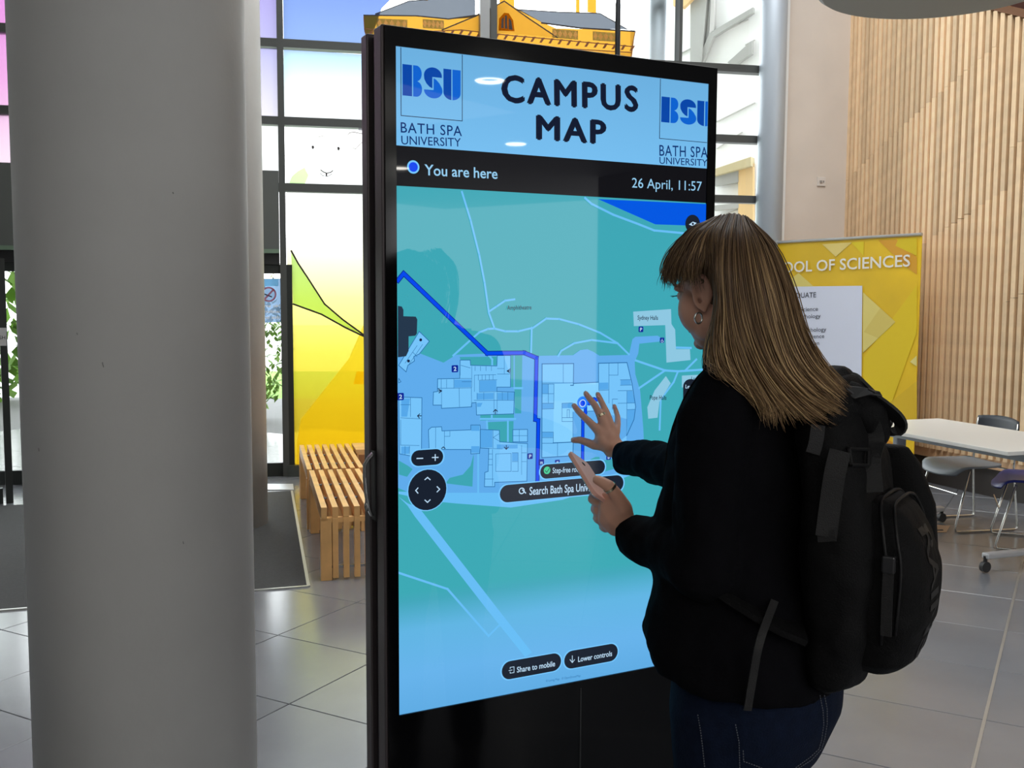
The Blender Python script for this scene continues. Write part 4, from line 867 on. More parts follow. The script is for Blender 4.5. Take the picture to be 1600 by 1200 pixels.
# head
bd.ell(hpt(-.012,0,.03),(.098,.076,.088),HM,24,18); bd.ell(hpt(.022,0,-.025),(.066,.062,.085),HM,20,16); bd.ell(hpt(.050,0,-.070),(.036,.036,.036),HM); bd.ell(hpt(.020,0,-.062),(.055,.052,.045),HM)
for s in(-1,1):
    bd.ell(hpt(.047,.040*s,-.030),(.038,.033,.046),HM); bd.ell(hpt(.030,.040*s,-.062),(.034,.024,.030),HM); bd.cone(hpt(.048,.036*s,-.045),hpt(.052,.014*s,-.078),.029,.026); bd.ell(hpt(.076,.030*s,.022),(.014,.026,.009),HM)
bd.cone(hpt(.086,0,.012),hpt(.106,0,-.022),.008,.012); 
for s in(-1,1): bd.ell(hpt(.098,.010*s,-.026),(.010,.008,.008),HM)
bd.ell(hpt(.086,0,-.050),(.012,.022,.006),HM); bd.ell(hpt(.083,0,-.060),(.012,.019,.007),HM); bd.ell(hpt(.078,0,-.088),(.014,.018,.013),HM)
# ears
for s in(-1,1):
    pts=[hpt(.002-.018*math.cos(t)*.9-.004*math.sin(t),(.077+.006*math.sin(t*.5))*s,-.004+.030*math.sin(t)) for t in [i*math.pi*1.65/12-.9 for i in range(13)]]
    bd.chain(pts,[.0045]*13,8); bd.ell(hpt(-.002,.074*s,-.004),(.016,.006,.026),HM); bd.ell(hpt(.006,.076*s,-.034),(.008,.005,.010),HM); bd.ell(hpt(.014,.076*s,-.006),(.005,.006,.008),HM)
# neck and trunk
bd.cone(hpt(-.022,0,-.06),tpt(-.02,0,1.44),.052,.056); 
for z0_,z1_,r0_,r1_ in ((1.40,1.25,.10,.11),(1.25,1.08,.11,.10),(1.08,.92,.10,.125)): 
    for s in(-.05,.05): bd.cone(tpt(-.01,s,z0_),tpt(0,s,z1_),r0_*.85,r1_*.85)
LSH=tpt(0,.165,1.405); RSH=tpt(0,-.165,1.405)
LEL=P(1100,872,1.82); LWR=P(984,838,2.05); RWR=P(978,714,2.60); REL=P(1075,735,2.30)
bd.chain([tpt(-.01,.05,1.42),LSH,LEL,LWR],[.06,.045,.036,.026]); bd.chain([tpt(-.01,-.05,1.42),RSH,REL,RWR],[.06,.045,.036,.026])
LH=tpt(0,.095,.90); RH=tpt(0,-.095,.90); LK=tpt(.03,.10,.50); RK=tpt(.05,-.10,.50); LA=tpt(-.02,.11,.09); RA=tpt(.0,-.11,.09)
bd.chain([LH,LK,LA],[.085,.052,.035]); bd.chain([RH,RK,RA],[.085,.052,.035])
for A_ in (LA,RA): bd.chain([A_-UP*.04,A_+FD*.16-UP*.055],[.032,.024])
# right hand spread on the glass
def hs(x,y,off):   # point in front of the screen by off metres
    u,v=K.uv(x,y); p=K.pt(u,v,0); d=(EYE-p).normalized(); return p+d*(off/max(.3,d.dot(KN)))
G=lambda x,y:(860+x/6,540+y/6)
def finger(pix,offs,rs): bd.chain([hs(*G(*q),o) for q,o in zip(pix,offs)],[r*1.2 for r in rs],12)
finger([(222,562),(250,600),(300,655),(370,720),(440,790)],[.012,.016,.024,.034,.046],[.0066,.0074,.0080,.0088,.0105])
finger([(330,448),(365,495),(415,555),(455,630),(500,740)],[.012,.016,.026,.036,.046],[.0066,.0074,.0082,.0090,.0110])
finger([(443,455),(470,510),(500,575),(530,640),(560,745)],[.012,.016,.026,.036,.046],[.0064,.0072,.0078,.0086,.0110])
finger([(598,566),(615,615),(630,665),(630,720),(615,800)],[.012,.014,.022,.032,.044],[.0056,.0062,.0068,.0078,.0105])
finger([(215,886),(275,885),(340,905),(410,935),(500,930)],[.012,.018,.028,.038,.048],[.0072,.0085,.0092,.0105,.0150])
palm=[((455,800),.046,.014),((510,760),.046,.014),((570,765),.046,.0135),((610,815),.046,.013),((470,880),.050,.017),((540,850),.052,.018),((600,880),.052,.016),((520,940),.054,.0185),((600,950),.056,.018),((650,1010),.060,.019),((560,990),.056,.017),((650,950),.058,.017),((700,1000),.062,.021)]
for (q,o,r) in palm: bd.ell(hs(*G(*q),o),(r,r,r))
for i in range(len(palm)):
    for j in range(i+1,len(palm)):
        a,b=palm[i],palm[j]
        if math.dist(a[0],b[0])<115: bd.cone(hs(*G(*a[0]),a[1]),hs(*G(*b[0]),b[1]),a[2]*.9,b[2]*.9,10)
bd.cone(hs(*G(700,1000),.062),RWR,.021,.025); bd.cone(hs(*G(655,985),.058),RWR,.021,.025)
# left hand round the phone
Q=lambda x,y,Y: P(860+x/4,580+y/4,Y)
def ch(pts,rs): bd.chain([Q(*p) for p in pts],[r*1.12 for r in rs],12)
pal=[((400,800,2.03),.017),((460,860,2.035),.018),((350,850,2.045),.016),((390,920,2.045),.018),((340,930,2.06),.014),((440,940,2.05),.020),((470,910,2.04),.018),((400,990,2.06),.014),((420,850,2.035),.018),((350,790,2.04),.013)]
for i in range(len(pal)):
    for j in range(i+1,len(pal)):
        a,b=pal[i],pal[j]
        if math.dist(a[0][:2],b[0][:2])<105: bd.cone(Q(*a[0]),Q(*b[0]),a[1],b[1],10)
bd.cone(Q(440,940,2.05),LWR,.022,.025)
ch([(450,850,2.03),(405,765,2.015),(365,718,2.01),(318,690,2.015),(290,678,2.02)],[.017,.0125,.0115,.0100,.0085])   # thumb along the edge
ch([(380,830,2.05),(300,815,2.065),(262,800,2.085),(268,778,2.115),(300,775,2.135)],[.012,.0100,.0092,.0085,.0075])
ch([(370,870,2.06),(300,870,2.075),(280,862,2.10),(285,840,2.13),(320,820,2.145)],[.0125,.0105,.0095,.0088,.0078])
ch([(370,920,2.06),(310,925,2.08),(295,920,2.105),(300,895,2.13),(330,870,2.145)],[.0125,.0105,.0095,.0085,.0075])
ch([(390,970,2.06),(345,978,2.08),(330,975,2.10),(330,950,2.12),(350,930,2.13)],[.0115,.0095,.0085,.0078,.0068])
body=pp(remesh(bd,'body',M_skin,.0034,per,smooth=5))
# finger nails on the right hand
nm=mat('nail',(214,150,140),.25)
for a,b in (((226,566),(236,580)),((334,452),(346,468)),((444,460),(452,478)),((599,568),(605,584)),((216,884),(236,882))):
    p,q=hs(*G(*a),.0175),hs(*G(*b),.0195); v=(q-p); Mx=Matrix((v.normalized(),KN.cross(v.normalized()).normalized(),KN)).transposed()
    pp(MB().ell((p+q)/2,(.0055,.0042,.0022),Mx,12,8).obj('fingernail',nm,per,smooth=True))
M_gold=mat('ring_metal',(208,196,168),.22,.95)
def ring(c,ax,r,h,name,lab,m=M_gold,th=.0014):
    ax=ax.normalized(); a=ax.orthogonal().normalized(); b=ax.cross(a); n=28
    rings=[]
    for k in range(n):
        t=2*math.pi*k/n; d=a*math.cos(t)+b*math.sin(t)
        rings.append([c+d*r-ax*h/2,c+d*r+ax*h/2,c+d*(r+th)+ax*h/2,c+d*(r+th)-ax*h/2])
    rings.append(rings[0]); return pp(MB().loft(rings,cap=False).obj(name,m,per,lab))
a_=hs(*G(450,625),.035); b_=hs(*G(490,715),.044); ring(hs(*G(470,650),.0385),b_-a_,.0118,.0065,'finger_ring','silver band on the finger of the raised hand')
ring(Q(372,728,2.011),Q(405,765,2.015)-Q(365,718,2.01),.0125,.0055,'finger_ring','silver band on the thumb of the hand holding the phone')
for k in range(26):
    t=2*math.pi*k/26; c=hs(*G(718,1005),.066); ax=(RWR-hs(*G(600,940),.055)).normalized(); a=ax.orthogonal().normalized(); b=ax.cross(a)
    if k==0: br=MB()
    br.ell(c+(a*math.cos(t)+b*math.sin(t))*.0265,(.0028,)*3,None,8,6)
pp(br.obj('bracelet',M_gold,per,'fine beaded bracelet at the raised wrist',smooth=True))
ec_=P(1091.5,497,1.855); n=28
pp(MB().tube([ec_+(Vector((.9,.35,0)).normalized()*.0078*math.cos(2*math.pi*k/n))+UP*.0098*math.sin(2*math.pi*k/n) for k in range(n)],.0016,n=8,closed=True).obj('hoop_earring',mat('silver',(220,218,212),.2,.95),per,'small silver hoop earring',smooth=True))
# eyelashes, brow, eyes, lips
for s in(-1,1):
    pp(MB().ell(hpt(.078,.031*s,.006),(.012,.013,.012),HM,16,12).obj('eye',mat('eye_white',(220,215,210),.2),per,smooth=True))
    mb=MB()
    for k in range(9):
        t=(k-4)/4; p=hpt(.087-.003*t*t,.031*s+.013*t,.010-.002*t*t); mb.tube([p,p+HF*.006+HL*s*(.002+.003*t*s)-UP*.001,p+HF*.010+HL*s*(.004+.004*t*s)+UP*.002],[.0007,.0005,.0002],n=4)
    pp(mb.obj('eyelashes',M_black,per)); pp(MB().chain([hpt(.092,.018*s,.028),hpt(.090,.034*s,.032),hpt(.080,.048*s,.027)],[.0025,.0028,.0015],8).obj('eyebrow',mat('brow',(90,68,48),.7),per,smooth=True))
pp(MB().ell(hpt(.092,0,-.052),(.007,.019,.0045),HM,14,8).obj('upper_lip',mat('lip',(176,100,92),.4),per,smooth=True)); pp(MB().ell(hpt(.090,0,-.061),(.007,.016,.005),HM,14,8).obj('lower_lip',MC['lip'],per,smooth=True))
# ---------------- jacket
def ringT(z,dc,hd,hw,sc_=0,n=36,e=2.4,tilt=0):
    out=[]
    for k in range(n):
        t=2*math.pi*k/n; c,s=math.cos(t),math.sin(t); a=abs(c)**(2/e)*(1 if c>0 else -1); b=abs(s)**(2/e)*(1 if s>0 else -1)
        out.append(tpt(dc+hd*a,sc_+hw*b,z+tilt*a))
    return out
jk=MB()
jk.loft([ringT(.872,-.01,.170,.215,tilt=.012),ringT(.89,-.01,.178,.220,tilt=.01),ringT(.96,.005,.178,.215),ringT(1.05,.01,.162,.200),ringT(1.15,.02,.145,.192),ringT(1.27,.01,.138,.198),ringT(1.36,.0,.125,.192),ringT(1.42,-.01,.105,.165),ringT(1.455,-.018,.085,.125),ringT(1.48,-.02,.07,.085)])
jk.chain([tpt(-.02,.09,1.44),tpt(-.01,.16,1.415),tpt(0,.185,1.37),LEL+(LSH-LEL)*.45+LS*.01,LEL+UP*.005],[.055,.066,.070,.064,.058])
fa=LWR-LEL; jk.chain([LEL,LEL+fa*.35,LEL+fa*.7,LEL+fa*.93],[.060,.057,.050,.046]); jk.ell(LEL-UP*.02,(.062,.06,.06))
jk.chain([tpt(-.02,-.09,1.44),tpt(-.01,-.16,1.415),tpt(.02,-.185,1.36),REL],[.055,.066,.066,.058])
fb_=RWR-REL; jk.chain([REL,REL+fb_*.5,REL+fb_*.97],[.058,.052,.046])
jk.chain([tpt(.03,-.02,1.44),tpt(.10,-.03,1.33),tpt(.13,-.03,1.2)],[.05,.05,.045])
# collar
n=24
for k in range(n):
    t0_,t1_=2*math.pi*k/n,2*math.pi*(k+1)/n
    f_=lambda t:tpt(-.02+.070*math.cos(t),.078*math.sin(t),1.475-.020*math.cos(t))
    jk.cone(f_(t0_),f_(t1_),.018,.018,8)
jac=pp(remesh(jk,'jacket',M_jac,.007,per,smooth=5,disp=(.022,.09)))
# cuffs and armhole seam
def cuff(c,ax,r,l,name): ax=ax.normalized(); ring(c,ax,r,l,name,None,M_jac,.004)
# ---------------- jeans
jn=MB(); jn.loft([ringT(.70,-.01,.135,.185,e=2.2),ringT(.80,-.025,.160,.196,e=2.2),ringT(.90,-.03,.158,.190,e=2.2),ringT(1.0,-.02,.130,.165,e=2.2)])
for H_,K_,A_ in ((LH,LK,LA),(RH,RK,RA)): jn.chain([H_-UP*.1,H_-UP*.2,K_,A_+UP*.02],[.108,.100,.072,.062])
jeans=pp(remesh(jn,'jeans',M_jean,.008,per,smooth=6))
M_sti=mat('stitching',(84,88,98),.8)
def on_surf(o,x,y):   # point of o hit by the view line through pixel x,y (build-time placement on the cloth)
    d=ray(x,y).normalized()
    ok,loc,nr,_=o.ray_cast(EYE,d)
    return (loc+nr*.002, nr) if ok else (None,None)
ZJ=lambda x,y:(1020+x/4.706,1040+y/4.706)
def stitch(lines,dash=True):
    mb=MB()
    for L in lines:
        pts=[]
        for a,b in zip(L[:-1],L[1:]):
            a,b=Vector(a),Vector(b); n=max(1,int((b-a).length/9))
            pts+=[a+(b-a)*k/n for k in range(n)]
        pts.append(Vector(L[-1]))
        q=[on_surf(jeans,*ZJ(*p))[0] for p in pts]
        for i in range(len(q)-1):
            if q[i] is not None and q[i+1] is not None and (q[i+1]-q[i]).length<.03 and i%2==0: mb.tube([q[i],q[i]+(q[i+1]-q[i])*1.1],.0009,n=4)
    return mb
bpy.context.view_layer.update()
pp(stitch([[(1222,215),(1245,330),(1250,430),(1235,540),(1215,610),(1150,670),(1040,750)],[(1255,215),(1275,320),(1275,430),(1258,530),(1235,610),(1160,690),(1060,753)],[(665,620),(668,700),(740,725),(810,753)],[(335,360),(355,480),(370,600),(385,750)],[(610,430),(635,560),(640,750)]]).obj('pocket_stitching',M_sti,per))['kind']='stuff'
for s,A_ in ((1,LA),(-1,RA)):
    sh=MB(); sh.chain([A_-UP*.035-FD*.03,A_-UP*.045+FD*.06,A_-UP*.055+FD*.17],[.045,.043,.033]); sh.cone(A_,A_-UP*.03,.045,.045)
    sh.box(A_+FD*.06+Vector((0,0,-A_.z+.014)),(.27,.088,.026),Matrix((FD,LS,UP)).transposed())
    pp(remesh(sh,'shoe',M_shoe,.006,per,smooth=4))
# ---------------- hair
def crom(pts,n=18):
    pts=[Vector(p) for p in pts]; e=[pts[0]*2-pts[1]]+pts+[pts[-1]*2-pts[-2]]; out=[]; m=len(pts)-1
    for k in range(n+1):
        t=k/n*m; i=min(int(t),m-1); f=t-i; a,b,c,d=e[i:i+4]
        out.append(.5*((2*b)+(c-a)*f+(2*a-5*b+4*c-d)*f*f+(3*b-a-3*c+d)*f**3))
    return out
gd=lambda *l:[P(x,y,Y if Y>1.80 else 1.80-(1.80-Y)*.35) for x,y,Y in l]
near=[ # guides from the brow round the near side to the back outline
 gd((1112,346,1.96),(1078,362,1.955),(1050,392,1.985),(1038,425,2.00),(1037,442,2.00)),
 gd((1118,343,1.94),(1085,362,1.915),(1062,392,1.905),(1050,425,1.91),(1050,447,1.915)),
 gd((1126,340,1.93),(1098,362,1.875),(1080,392,1.850),(1070,420,1.850),(1068,446,1.86)),
 gd((1130,340,1.93),(1106,363,1.86),(1092,392,1.84),(1087,418,1.84),(1089,440,1.845)),
 gd((1133,339,1.925),(1116,365,1.850),(1116,400,1.832),(1126,440,1.828),(1127,495,1.82),(1113,545,1.81),(1114,578,1.79),(1150,590,1.77)),
 gd((1140,338,1.92),(1126,370,1.835),(1122,415,1.80),(1124,470,1.79),(1118,530,1.78),(1130,575,1.765),(1165,605,1.75),(1210,640,1.74)),
 gd((1148,338,1.92),(1140,372,1.830),(1138,430,1.785),(1144,500,1.765),(1160,560,1.745),(1185,610,1.72),(1200,640,1.70),(1200,668,1.69)),
 gd((1156,339,1.92),(1158,378,1.835),(1165,440,1.785),(1178,510,1.76),(1200,570,1.735),(1235,615,1.70),(1265,640,1.68),(1295,657,1.67)),
 gd((1163,341,1.925),(1180,385,1.845),(1195,450,1.800),(1212,520,1.77),(1235,580,1.74),(1268,615,1.71),(1295,635,1.69),(1318,650,1.68)),
 gd((1168,344,1.93),(1199,388,1.875),(1222,450,1.835),(1238,520,1.80),(1262,570,1.77),(1290,600,1.74),(1312,622,1.72)),
 gd((1170,346,1.95),(1209,388,1.92),(1237,450,1.885),(1256,515,1.85),(1282,565,1.81),(1305,595,1.78),(1322,612,1.76)),
]
far=[gd((1166,345,2.0),(1200,390,2.0),(1226,455,1.97),(1248,520,1.93),(1274,570,1.88),(1300,600,1.84)),
 gd((1150,342,2.03),(1175,390,2.06),(1195,460,2.05),(1215,530,2.01),(1240,580,1.96),(1262,600,1.90)),
 gd((1125,342,2.03),(1120,390,2.08),(1140,460,2.08),(1160,530,2.05),(1190,575,2.0),(1215,600,1.95)),
 gd((1108,346,2.0),(1080,372,2.05),(1060,410,2.07),(1052,440,2.06)),]
hb=MB()
ctr=hpt(-.015,0,.035)
hb.ell(hpt(-.006,0,.034),(.098,.083,.090),HM,28,20)
inner=[gd((1150,400,1.93),(1165,470,1.90),(1180,540,1.86),(1215,590,1.82),(1260,620,1.78)),gd((1150,400,1.88),(1150,480,1.86),(1160,560,1.82),(1185,600,1.79)),gd((1175,420,1.95),(1200,500,1.91),(1240,570,1.86),(1285,605,1.80)),gd((1150,420,2.0),(1170,500,1.97),(1200,560,1.93),(1235,590,1.88)),gd((1134,500,1.86),(1130,550,1.85),(1150,580,1.82)),
 gd((1142,380,1.87),(1144,460,1.85),(1142,530,1.84),(1150,575,1.81))]
for g_,r in zip(inner,(.055,.045,.040,.05,.024,.03)):
    c=crom(g_,10); hb.chain(c,[r*(1-.45*i/10) for i in range(11)],12)
hair=pp(remesh(hb,'hair',M_hair,.006,per,smooth=6,label='long straight blonde hair with a fringe'))
# cut the skull shell away from the face: delete hair faces on the face side
bmh=bmesh.new(); bmh.from_mesh(hair.data)
kill=[]
for f in bmh.faces:
    c=f.calc_center_median()
    q=c-HC; a,b,u=q.dot(HF),q.dot(HL),q.dot(HU)
    if a>.0+max(0,(u-.03))*.8 and u<.045 or (a>.012 and u<.058) : 
        if a>-.004: kill.append(f)
bmesh.ops.delete(bmh,geom=kill,context='FACES'); bmh.to_mesh(hair.data); bmh.free()
def hairmat(n,c0,c1):
    m=mat(n,c0,.42,spec=.3); t=m.node_tree; b=t.nodes['Principled BSDF']
    g=t.nodes.new('ShaderNodeNewGeometry'); sp_=t.nodes.new('ShaderNodeSeparateXYZ'); mr=t.nodes.new('ShaderNodeMapRange'); r=t.nodes.new('ShaderNodeValToRGB')
    t.links.new(g.outputs['Position'],sp_.inputs[0]); t.links.new(sp_.outputs[2],mr.inputs[0]); mr.inputs[1].default_value=1.72; mr.inputs[2].default_value=1.42; t.links.new(mr.outputs[0],r.inputs[0])
    r.color_ramp.elements[0].color=lin(c0); r.color_ramp.elements[1].color=lin(c1); t.links.new(r.outputs[0],b.inputs['Base Color']); return m
tones=[hairmat('hair_a',(96,75,54),(146,118,82)),hairmat('hair_b',(80,60,43),(122,94,64)),hairmat('hair_c',(134,108,78),(200,168,120)),hairmat('hair_d',(60,44,32),(94,70,46))]
allg=near+far; 
G_=[crom(g_,20) for g_ in allg]
mbs=[MB() for _ in tones]
order=list(range(len(near)))+[len(near)+i for i in range(len(far))]
N=3000
for k in range(N):
    t=random.random()*(len(order)-1.001) if random.random()<.2 else random.random()*(len(near)-1.001)
    i=int(t); f=t-i; A_,B_=G_[order[i]],G_[order[i+1]]
    j=Vector((random.gauss(0,1),random.gauss(0,1),random.gauss(0,1)))*.0022; w1=random.uniform(.4,1.4); ph=random.random()*6
    ln=random.choice((random.uniform(.72,1.0),random.uniform(.9,1.04))); cut=max(6,int(20*min(1,ln)))
    if i==3 and order[i]==3 and .12<f<.9: cut=10
    pts=[]
    lift=random.uniform(-.006,.003)
    for q in range(cut+1):
        p=A_[q].lerp(B_[q],f); out=(p-ctr); out.z=0 if q>8 else out.z; out.normalize()
        amp=(q/20)
        p=p+j*(.5+amp*2.2)+out*(lift+.0015*math.sin(w1*q*.5+ph))+Vector((math.sin(ph+q*.28),math.cos(ph*1.7+q*.22),0))*.0045*amp
        pts.append(p)
    if i>=0:
        tone=random.choices([0,1,2,3],[.38,.30,.17,.15])[0]
        w_=random.uniform(.0005,.0012)
        mbs[tone].tube(pts,[w_*(1 if q<cut*.7 else 1-(q-cut*.7)/(cut*.3)*.85) for q in range(cut+1)],n=4,cap=False)
for mb,m in zip(mbs,tones):
    o=mb.obj('hair_strands',m,hair,smooth=True); o['kind']='stuff'; o.matrix_parent_inverse=Matrix.Translation(-per.location)
    o.parent=hair; 
# stray hairs
mb=MB()
for k in range(34):
    s_=random.choice(G_[7:11]); i0=random.randint(1,8); p=s_[i0].copy(); d=(s_[i0+2]-s_[i0]).normalized(); o_=(p-ctr).normalized(); pts=[]
    L=random.uniform(.04,.16)
    for q in range(9):
        t=q/8; pts.append(p+d*L*t+o_*(.003+.014*t*random.uniform(.9,1.1))+Vector((0,0,-.02*t*t)))
    mb.tube(pts,.0003,n=3,cap=False)
o=mb.obj('stray_hairs',tones[0],hair); o['kind']='stuff'; o.matrix_parent_inverse=Matrix.Translation(-per.location)
# ================================================================ PHONE
pa_=Q(182,562,2.130); pb_=Q(322,790,2.035)
ph=tag(empty('mobile_phone',((pa_+pb_)/2)),'pale pink mobile phone held up in the left hand','phone')
ax=(pb_-pa_).normalized(); view=((pa_+pb_)/2-EYE).normalized(); sd_=ax.cross(view).normalized()   # image-perpendicular
# back face turned mostly edge-on
nb=(sd_*.93-view*.37); nb=(nb-ax*nb.dot(ax)).normalized(); wd=ax.cross(nb).normalized()
if nb.dot(view)>0: nb=-nb
if nb.x<0: pass
PMx=Matrix((ax,wd,nb)).transposed(); pc=(pa_+pb_)/2
def ro_rect(L,W_,r,n=6):
    out=[]
    for cx,cy,a0 in ((L/2-r,W_/2-r,0),(-L/2+r,W_/2-r,90),(-L/2+r,-W_/2+r,180),(L/2-r,-W_/2+r,270)):
        for k in range(n+1): a=math.radians(a0+90*k/n); out.append((cx+r*math.cos(a),cy+r*math.sin(a)))
    return out
rr2=ro_rect(.140,.068,.010)
PL=.008
mk=lambda z,s=1: [pc+ax*x*s+wd*y*s+nb*z for x,y in rr2]
at_par(MB().loft([mk(-.004,.985),mk(-.0032),mk(.0032),mk(.0042,.985)]).obj('phone_case',mat('phone_pink',(222,170,156),.4),ph,smooth=False),ph)
at_par(MB().loft([mk(-.0052,.94),mk(-.004,.955)]).obj('phone_screen',mat('phone_glass',(18,22,30),.08),ph),ph)
at_par(MB().tube([p for p in mk(-.0042,.975)],.0009,n=6,closed=True).obj('phone_edge',mat('silver',(220,218,212),.2,.95),ph),ph)
cc=pc-ax*.045+wd*.0+nb*.0045; at_par(MB().ell(cc,(.006,.005,.0012),PMx,14,6).obj('phone_camera',M_black,ph,smooth=True),ph)
# ================================================================ BACKPACK
BO=Vector((math.sin(AN),-math.cos(AN),0)).normalized(); BSd=LS.copy()   # outward from the back, towards her left
bk_=empty('backpack',(T0+BO*.27+Vector((0,0,.92))),label='black fabric rucksack worn on the back, front pocket zipped',cat='backpack')
def bp(o): return at_par(o,bk_)
M_bag=mat('bag_black',(8,8,9),.7,spec=.14,bump=.3,bscale=300); M_web=mat('webbing',(9,9,10),.7,bump=.3,bscale=500); M_plas=mat('buckle',(14,14,15),.5,spec=.25); M_leath=mat('leather_patch',(26,25,25),.42)
bq=lambda o,s,z: T0+BO*o+BSd*s+Vector((0,0,z))
def bring(z,o0,o1,hw,so=0,n=40,e=3.2):
    oc,ho=(o0+o1)/2,(o1-o0)/2; out=[]
    for k in range(n):
        t=2*math.pi*k/n; c,s=math.cos(t),math.sin(t)
        out.append(bq(oc+ho*abs(c)**(2/e)*(1 if c>0 else -1),so+hw*abs(s)**(2/e)*(1 if s>0 else -1),z))
    return out
bg_=MB(); bg_.loft([bring(.885,.16,.20,.10),bring(.905,.145,.24,.135),bring(1.0,.14,.27,.15),bring(1.1,.135,.275,.155),bring(1.2,.13,.268,.155),bring(1.28,.125,.25,.150),bring(1.35,.12,.232,.142),bring(1.41,.11,.215,.13),bring(1.445,.11,.20,.115),bring(1.46,.12,.19,.09)])
bag=bp(remesh(bg_,'bag_body',M_bag,.007,bk_,smooth=5,disp=(.020,.10)))
pk=MB(); pk.loft([bring(.935,.20,.300,.085),bring(.955,.20,.325,.105),bring(1.03,.20,.348,.115),bring(1.11,.20,.352,.115),bring(1.175,.20,.336,.110),bring(1.222,.20,.308,.098),bring(1.245,.20,.28,.08)])
bp(remesh(pk,'front_pocket',M_bag,.006,bk_,smooth=5,disp=(.010,.08)))
# zip round the pocket
def zipline(o_,hw,z0,z1,r,name):
    pts=[bq(o_,hw,z0),bq(o_+.006,hw+.002,(z0+z1)/2),bq(o_-.002,hw,z1-.05),bq(o_-.012,hw-.02,z1-.012),bq(o_-.018,hw-.05,z1+.004),bq(o_-.018,0,z1+.008),bq(o_-.018,-hw+.05,z1+.004),bq(o_-.012,-hw+.02,z1-.012),bq(o_-.002,-hw,z1-.05),bq(o_+.006,-hw-.002,(z0+z1)/2),bq(o_,-hw,z0)]
    return bp(MB().tube(crom(pts,40),r,n=6).obj(name,M_plas,bk_,smooth=True))
zipline(.285,.114,1.0,1.240,.0035,'zip'); zipline(.308,.113,1.02,1.236,.0030,'piping')
zp=bq(.295,.120,1.145)
bp(MB().box(zp,(.012,.022,.03),Matrix((BSd,BO,UP)).transposed()).obj('zip_slider',mat('zip_metal',(70,70,72),.3,.8),bk_,bevel=.003)); bp(MB().ribbon([zp-UP*.012,zp-UP*.06+BSd*.004,zp-UP*.125+BSd*.002],.018,.004,BO).obj('zip_pull',M_web,bk_))
# side pocket peeking out on the far side
sp_=MB(); sp_.loft([bring(.99,.12,.30,.03,-.165),bring(1.08,.12,.325,.036,-.17),bring(1.2,.12,.315,.036,-.17),bring(1.28,.12,.285,.03,-.165),bring(1.315,.14,.26,.018,-.16)])
bp(remesh(sp_,'side_pocket',M_bag,.007,bk_,smooth=5))
# rolled top, flap, webbing
tp_=MB(); tp_.chain([bq(.15,.125,1.425),bq(.155,.06,1.440),bq(.16,0,1.445),bq(.155,-.07,1.44),bq(.15,-.12,1.43)],[.024,.030,.032,.030,.022]); tp_.chain([bq(.19,.13,1.39),bq(.205,.06,1.40),bq(.208,0,1.405),bq(.20,-.1,1.41)],[.016,.018,.018,.016])
bp(remesh(tp_,'rolled_top',M_bag,.006,bk_,smooth=4,disp=(.010,.05)))
bpy.context.view_layer.update()
def surf(o,x,y,lift=.003):
    d=ray(x,y).normalized(); ok,loc,nr,_=o.ray_cast(EYE,d)
    return (loc+nr*lift) if ok else P(x,y,1.62)
def strap_px(pts,w_,name,m=M_web,lift=.004,th=.003,n=14):
    a=[surf(bag,x,y,lift) for x,y in pts]; c=crom(a,n); 
    d=(c[-1]-c[0]).normalized(); side=d.cross((c[0]-EYE).normalized())
    return bp(MB().ribbon(c,w_,th,side).obj(name,m,bk_))
strap_px([(1280,665),(1277,690),(1272,708)],.024,'strap_tab',mat('webbing_light',(22,22,24),.7,bump=.3,bscale=400),.006)
strap_px([(1312,705),(1305,740),(1298,790),(1292,838)],.036,'side_strap'); strap_px([(1279,838),(1306,836)],.02,'strap_anchor')
bc_=surf(bag,1332,713,.008)
for a,b in (((1322,702),(1350,702)),((1322,702),(1325,727)),((1325,727),(1350,729)),((1350,702),(1350,729))): 
    bp(MB().tube([surf(bag,*a,.008),surf(bag,*b,.008)],.0035,n=6).obj('buckle_frame',M_plas,bk_))
# lower side strap hanging towards the hip
M=MB(); h0=bq(.13,.16,1.08); hq=P(1172,1010,1.75); hr=P(1168,1090,1.77)
bp(MB().ribbon(crom([bq(.11,.158,1.06),P(1188,1000,1.735),P(1178,1050,1.74),P(1168,1110,1.75)],12),.014,.003,Vector((1,0,0))).obj('hanging_strap',M_web,bk_))
# shoulder straps over the jacket
for s in (1,-1):
    pts=[bq(.13,.075*s,1.43),bq(.08,.085*s,1.475),bq(.02,.095*s,1.487),bq(-.04,.10*s,1.465),bq(-.085,.10*s,1.40),bq(-.115,.10*s,1.30),bq(-.105,.12*s,1.18),bq(-.02,.185*s,1.10),bq(.10,.17*s,1.03),bq(.16,.14*s,1.0)]
    bp(MB().ribbon(crom(pts,30),.055,.012,BSd if s>0 else BSd).obj('shoulder_strap',M_bag,bk_,smooth=False))
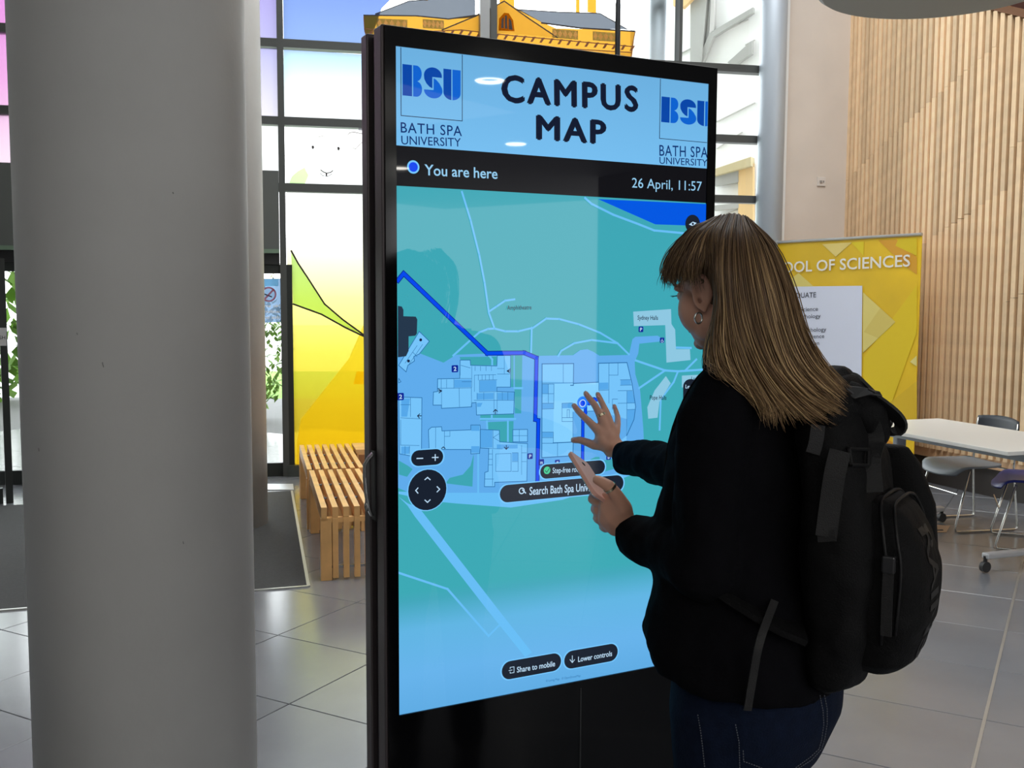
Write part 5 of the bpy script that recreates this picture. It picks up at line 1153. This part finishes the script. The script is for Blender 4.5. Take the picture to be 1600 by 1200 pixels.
# carry handle with leather grip patch
ZH=lambda x,y,Y:P(1160+x/4,560+y/4,Y+.27)
hl=crom([ZH(430,300,1.63),ZH(540,270,1.61),ZH(560,200,1.60),ZH(640,185,1.585),ZH(760,215,1.57),ZH(880,290,1.56),ZH(960,360,1.56),ZH(985,415,1.565),ZH(960,452,1.575),ZH(905,450,1.585),ZH(850,430,1.59)],34)
bp(MB().ribbon(hl,.030,.006,Vector((.25,-.9,.35))).obj('carry_handle',M_web,bk_))
h2=crom([ZH(560,200,1.66),ZH(600,130,1.66),ZH(660,130,1.65),ZH(720,170,1.64),ZH(800,250,1.63),ZH(870,340,1.62),ZH(890,410,1.61),ZH(850,480,1.60)],24)
bp(MB().ribbon(h2,.039,.007,Vector((.35,-.85,.4))).obj('carry_handle',M_web,bk_))
bp(MB().prism([ZH(560,172,1.565),ZH(625,163,1.565),ZH(760,180,1.56),ZH(860,205,1.555),ZH(878,235,1.55),ZH(800,225,1.545),ZH(700,250,1.54),ZH(640,215,1.55)],(0,.005,-.004)).obj('leather_patch',M_leath,bk_,'grey leather grip patch',bevel=.0015))
for a,b in (((650,190),(690,222)),((785,190),(830,214))): bp(MB().tube([ZH(*a,1.545),ZH(*b,1.54)],.0022,n=6).obj('rivet_slot',mat('zip_metal',(70,70,72),.3,.8),bk_))
wr=crom([ZH(600,250,1.60),ZH(680,290,1.585),ZH(760,340,1.575),ZH(820,420,1.575),ZH(840,480,1.58)],16)
m_=MB(); m_.chain(wr,[q*1.17 for q in (.030,.032,.034,.034,.034,.034,.033,.032,.030,.030,.028,.027,.026,.025,.024,.022,.02)],10); bp(remesh(m_,'top_bundle',M_bag,.006,bk_,smooth=3,disp=(.014,.04)))
strap_px([(1350,660),(1358,690),(1352,720),(1356,770)],.03,'top_strap',lift=.012)
# embossed lettering running down the pocket
FPn=Plane(bq(.3515,-.005,1.195),-BSd if False else Vector((-BSd.x,-BSd.y,0)),(0,0,1))
pocket=[o for o in bk_.children if o.name.startswith('front_pocket')][0]
lt=text_uv('RAINS',FPn,(-.045,.0),.235,.060,mat('emboss',(24,24,26),.55,spec=.3),bk_,'lettering',.010,.02,rot=1); bp(lt)
for v in lt.data.vertices:
    ok,loc,nr,_=pocket.ray_cast(v.co+BO*.2,-BO)
    if ok: v.co=loc+nr*.0015
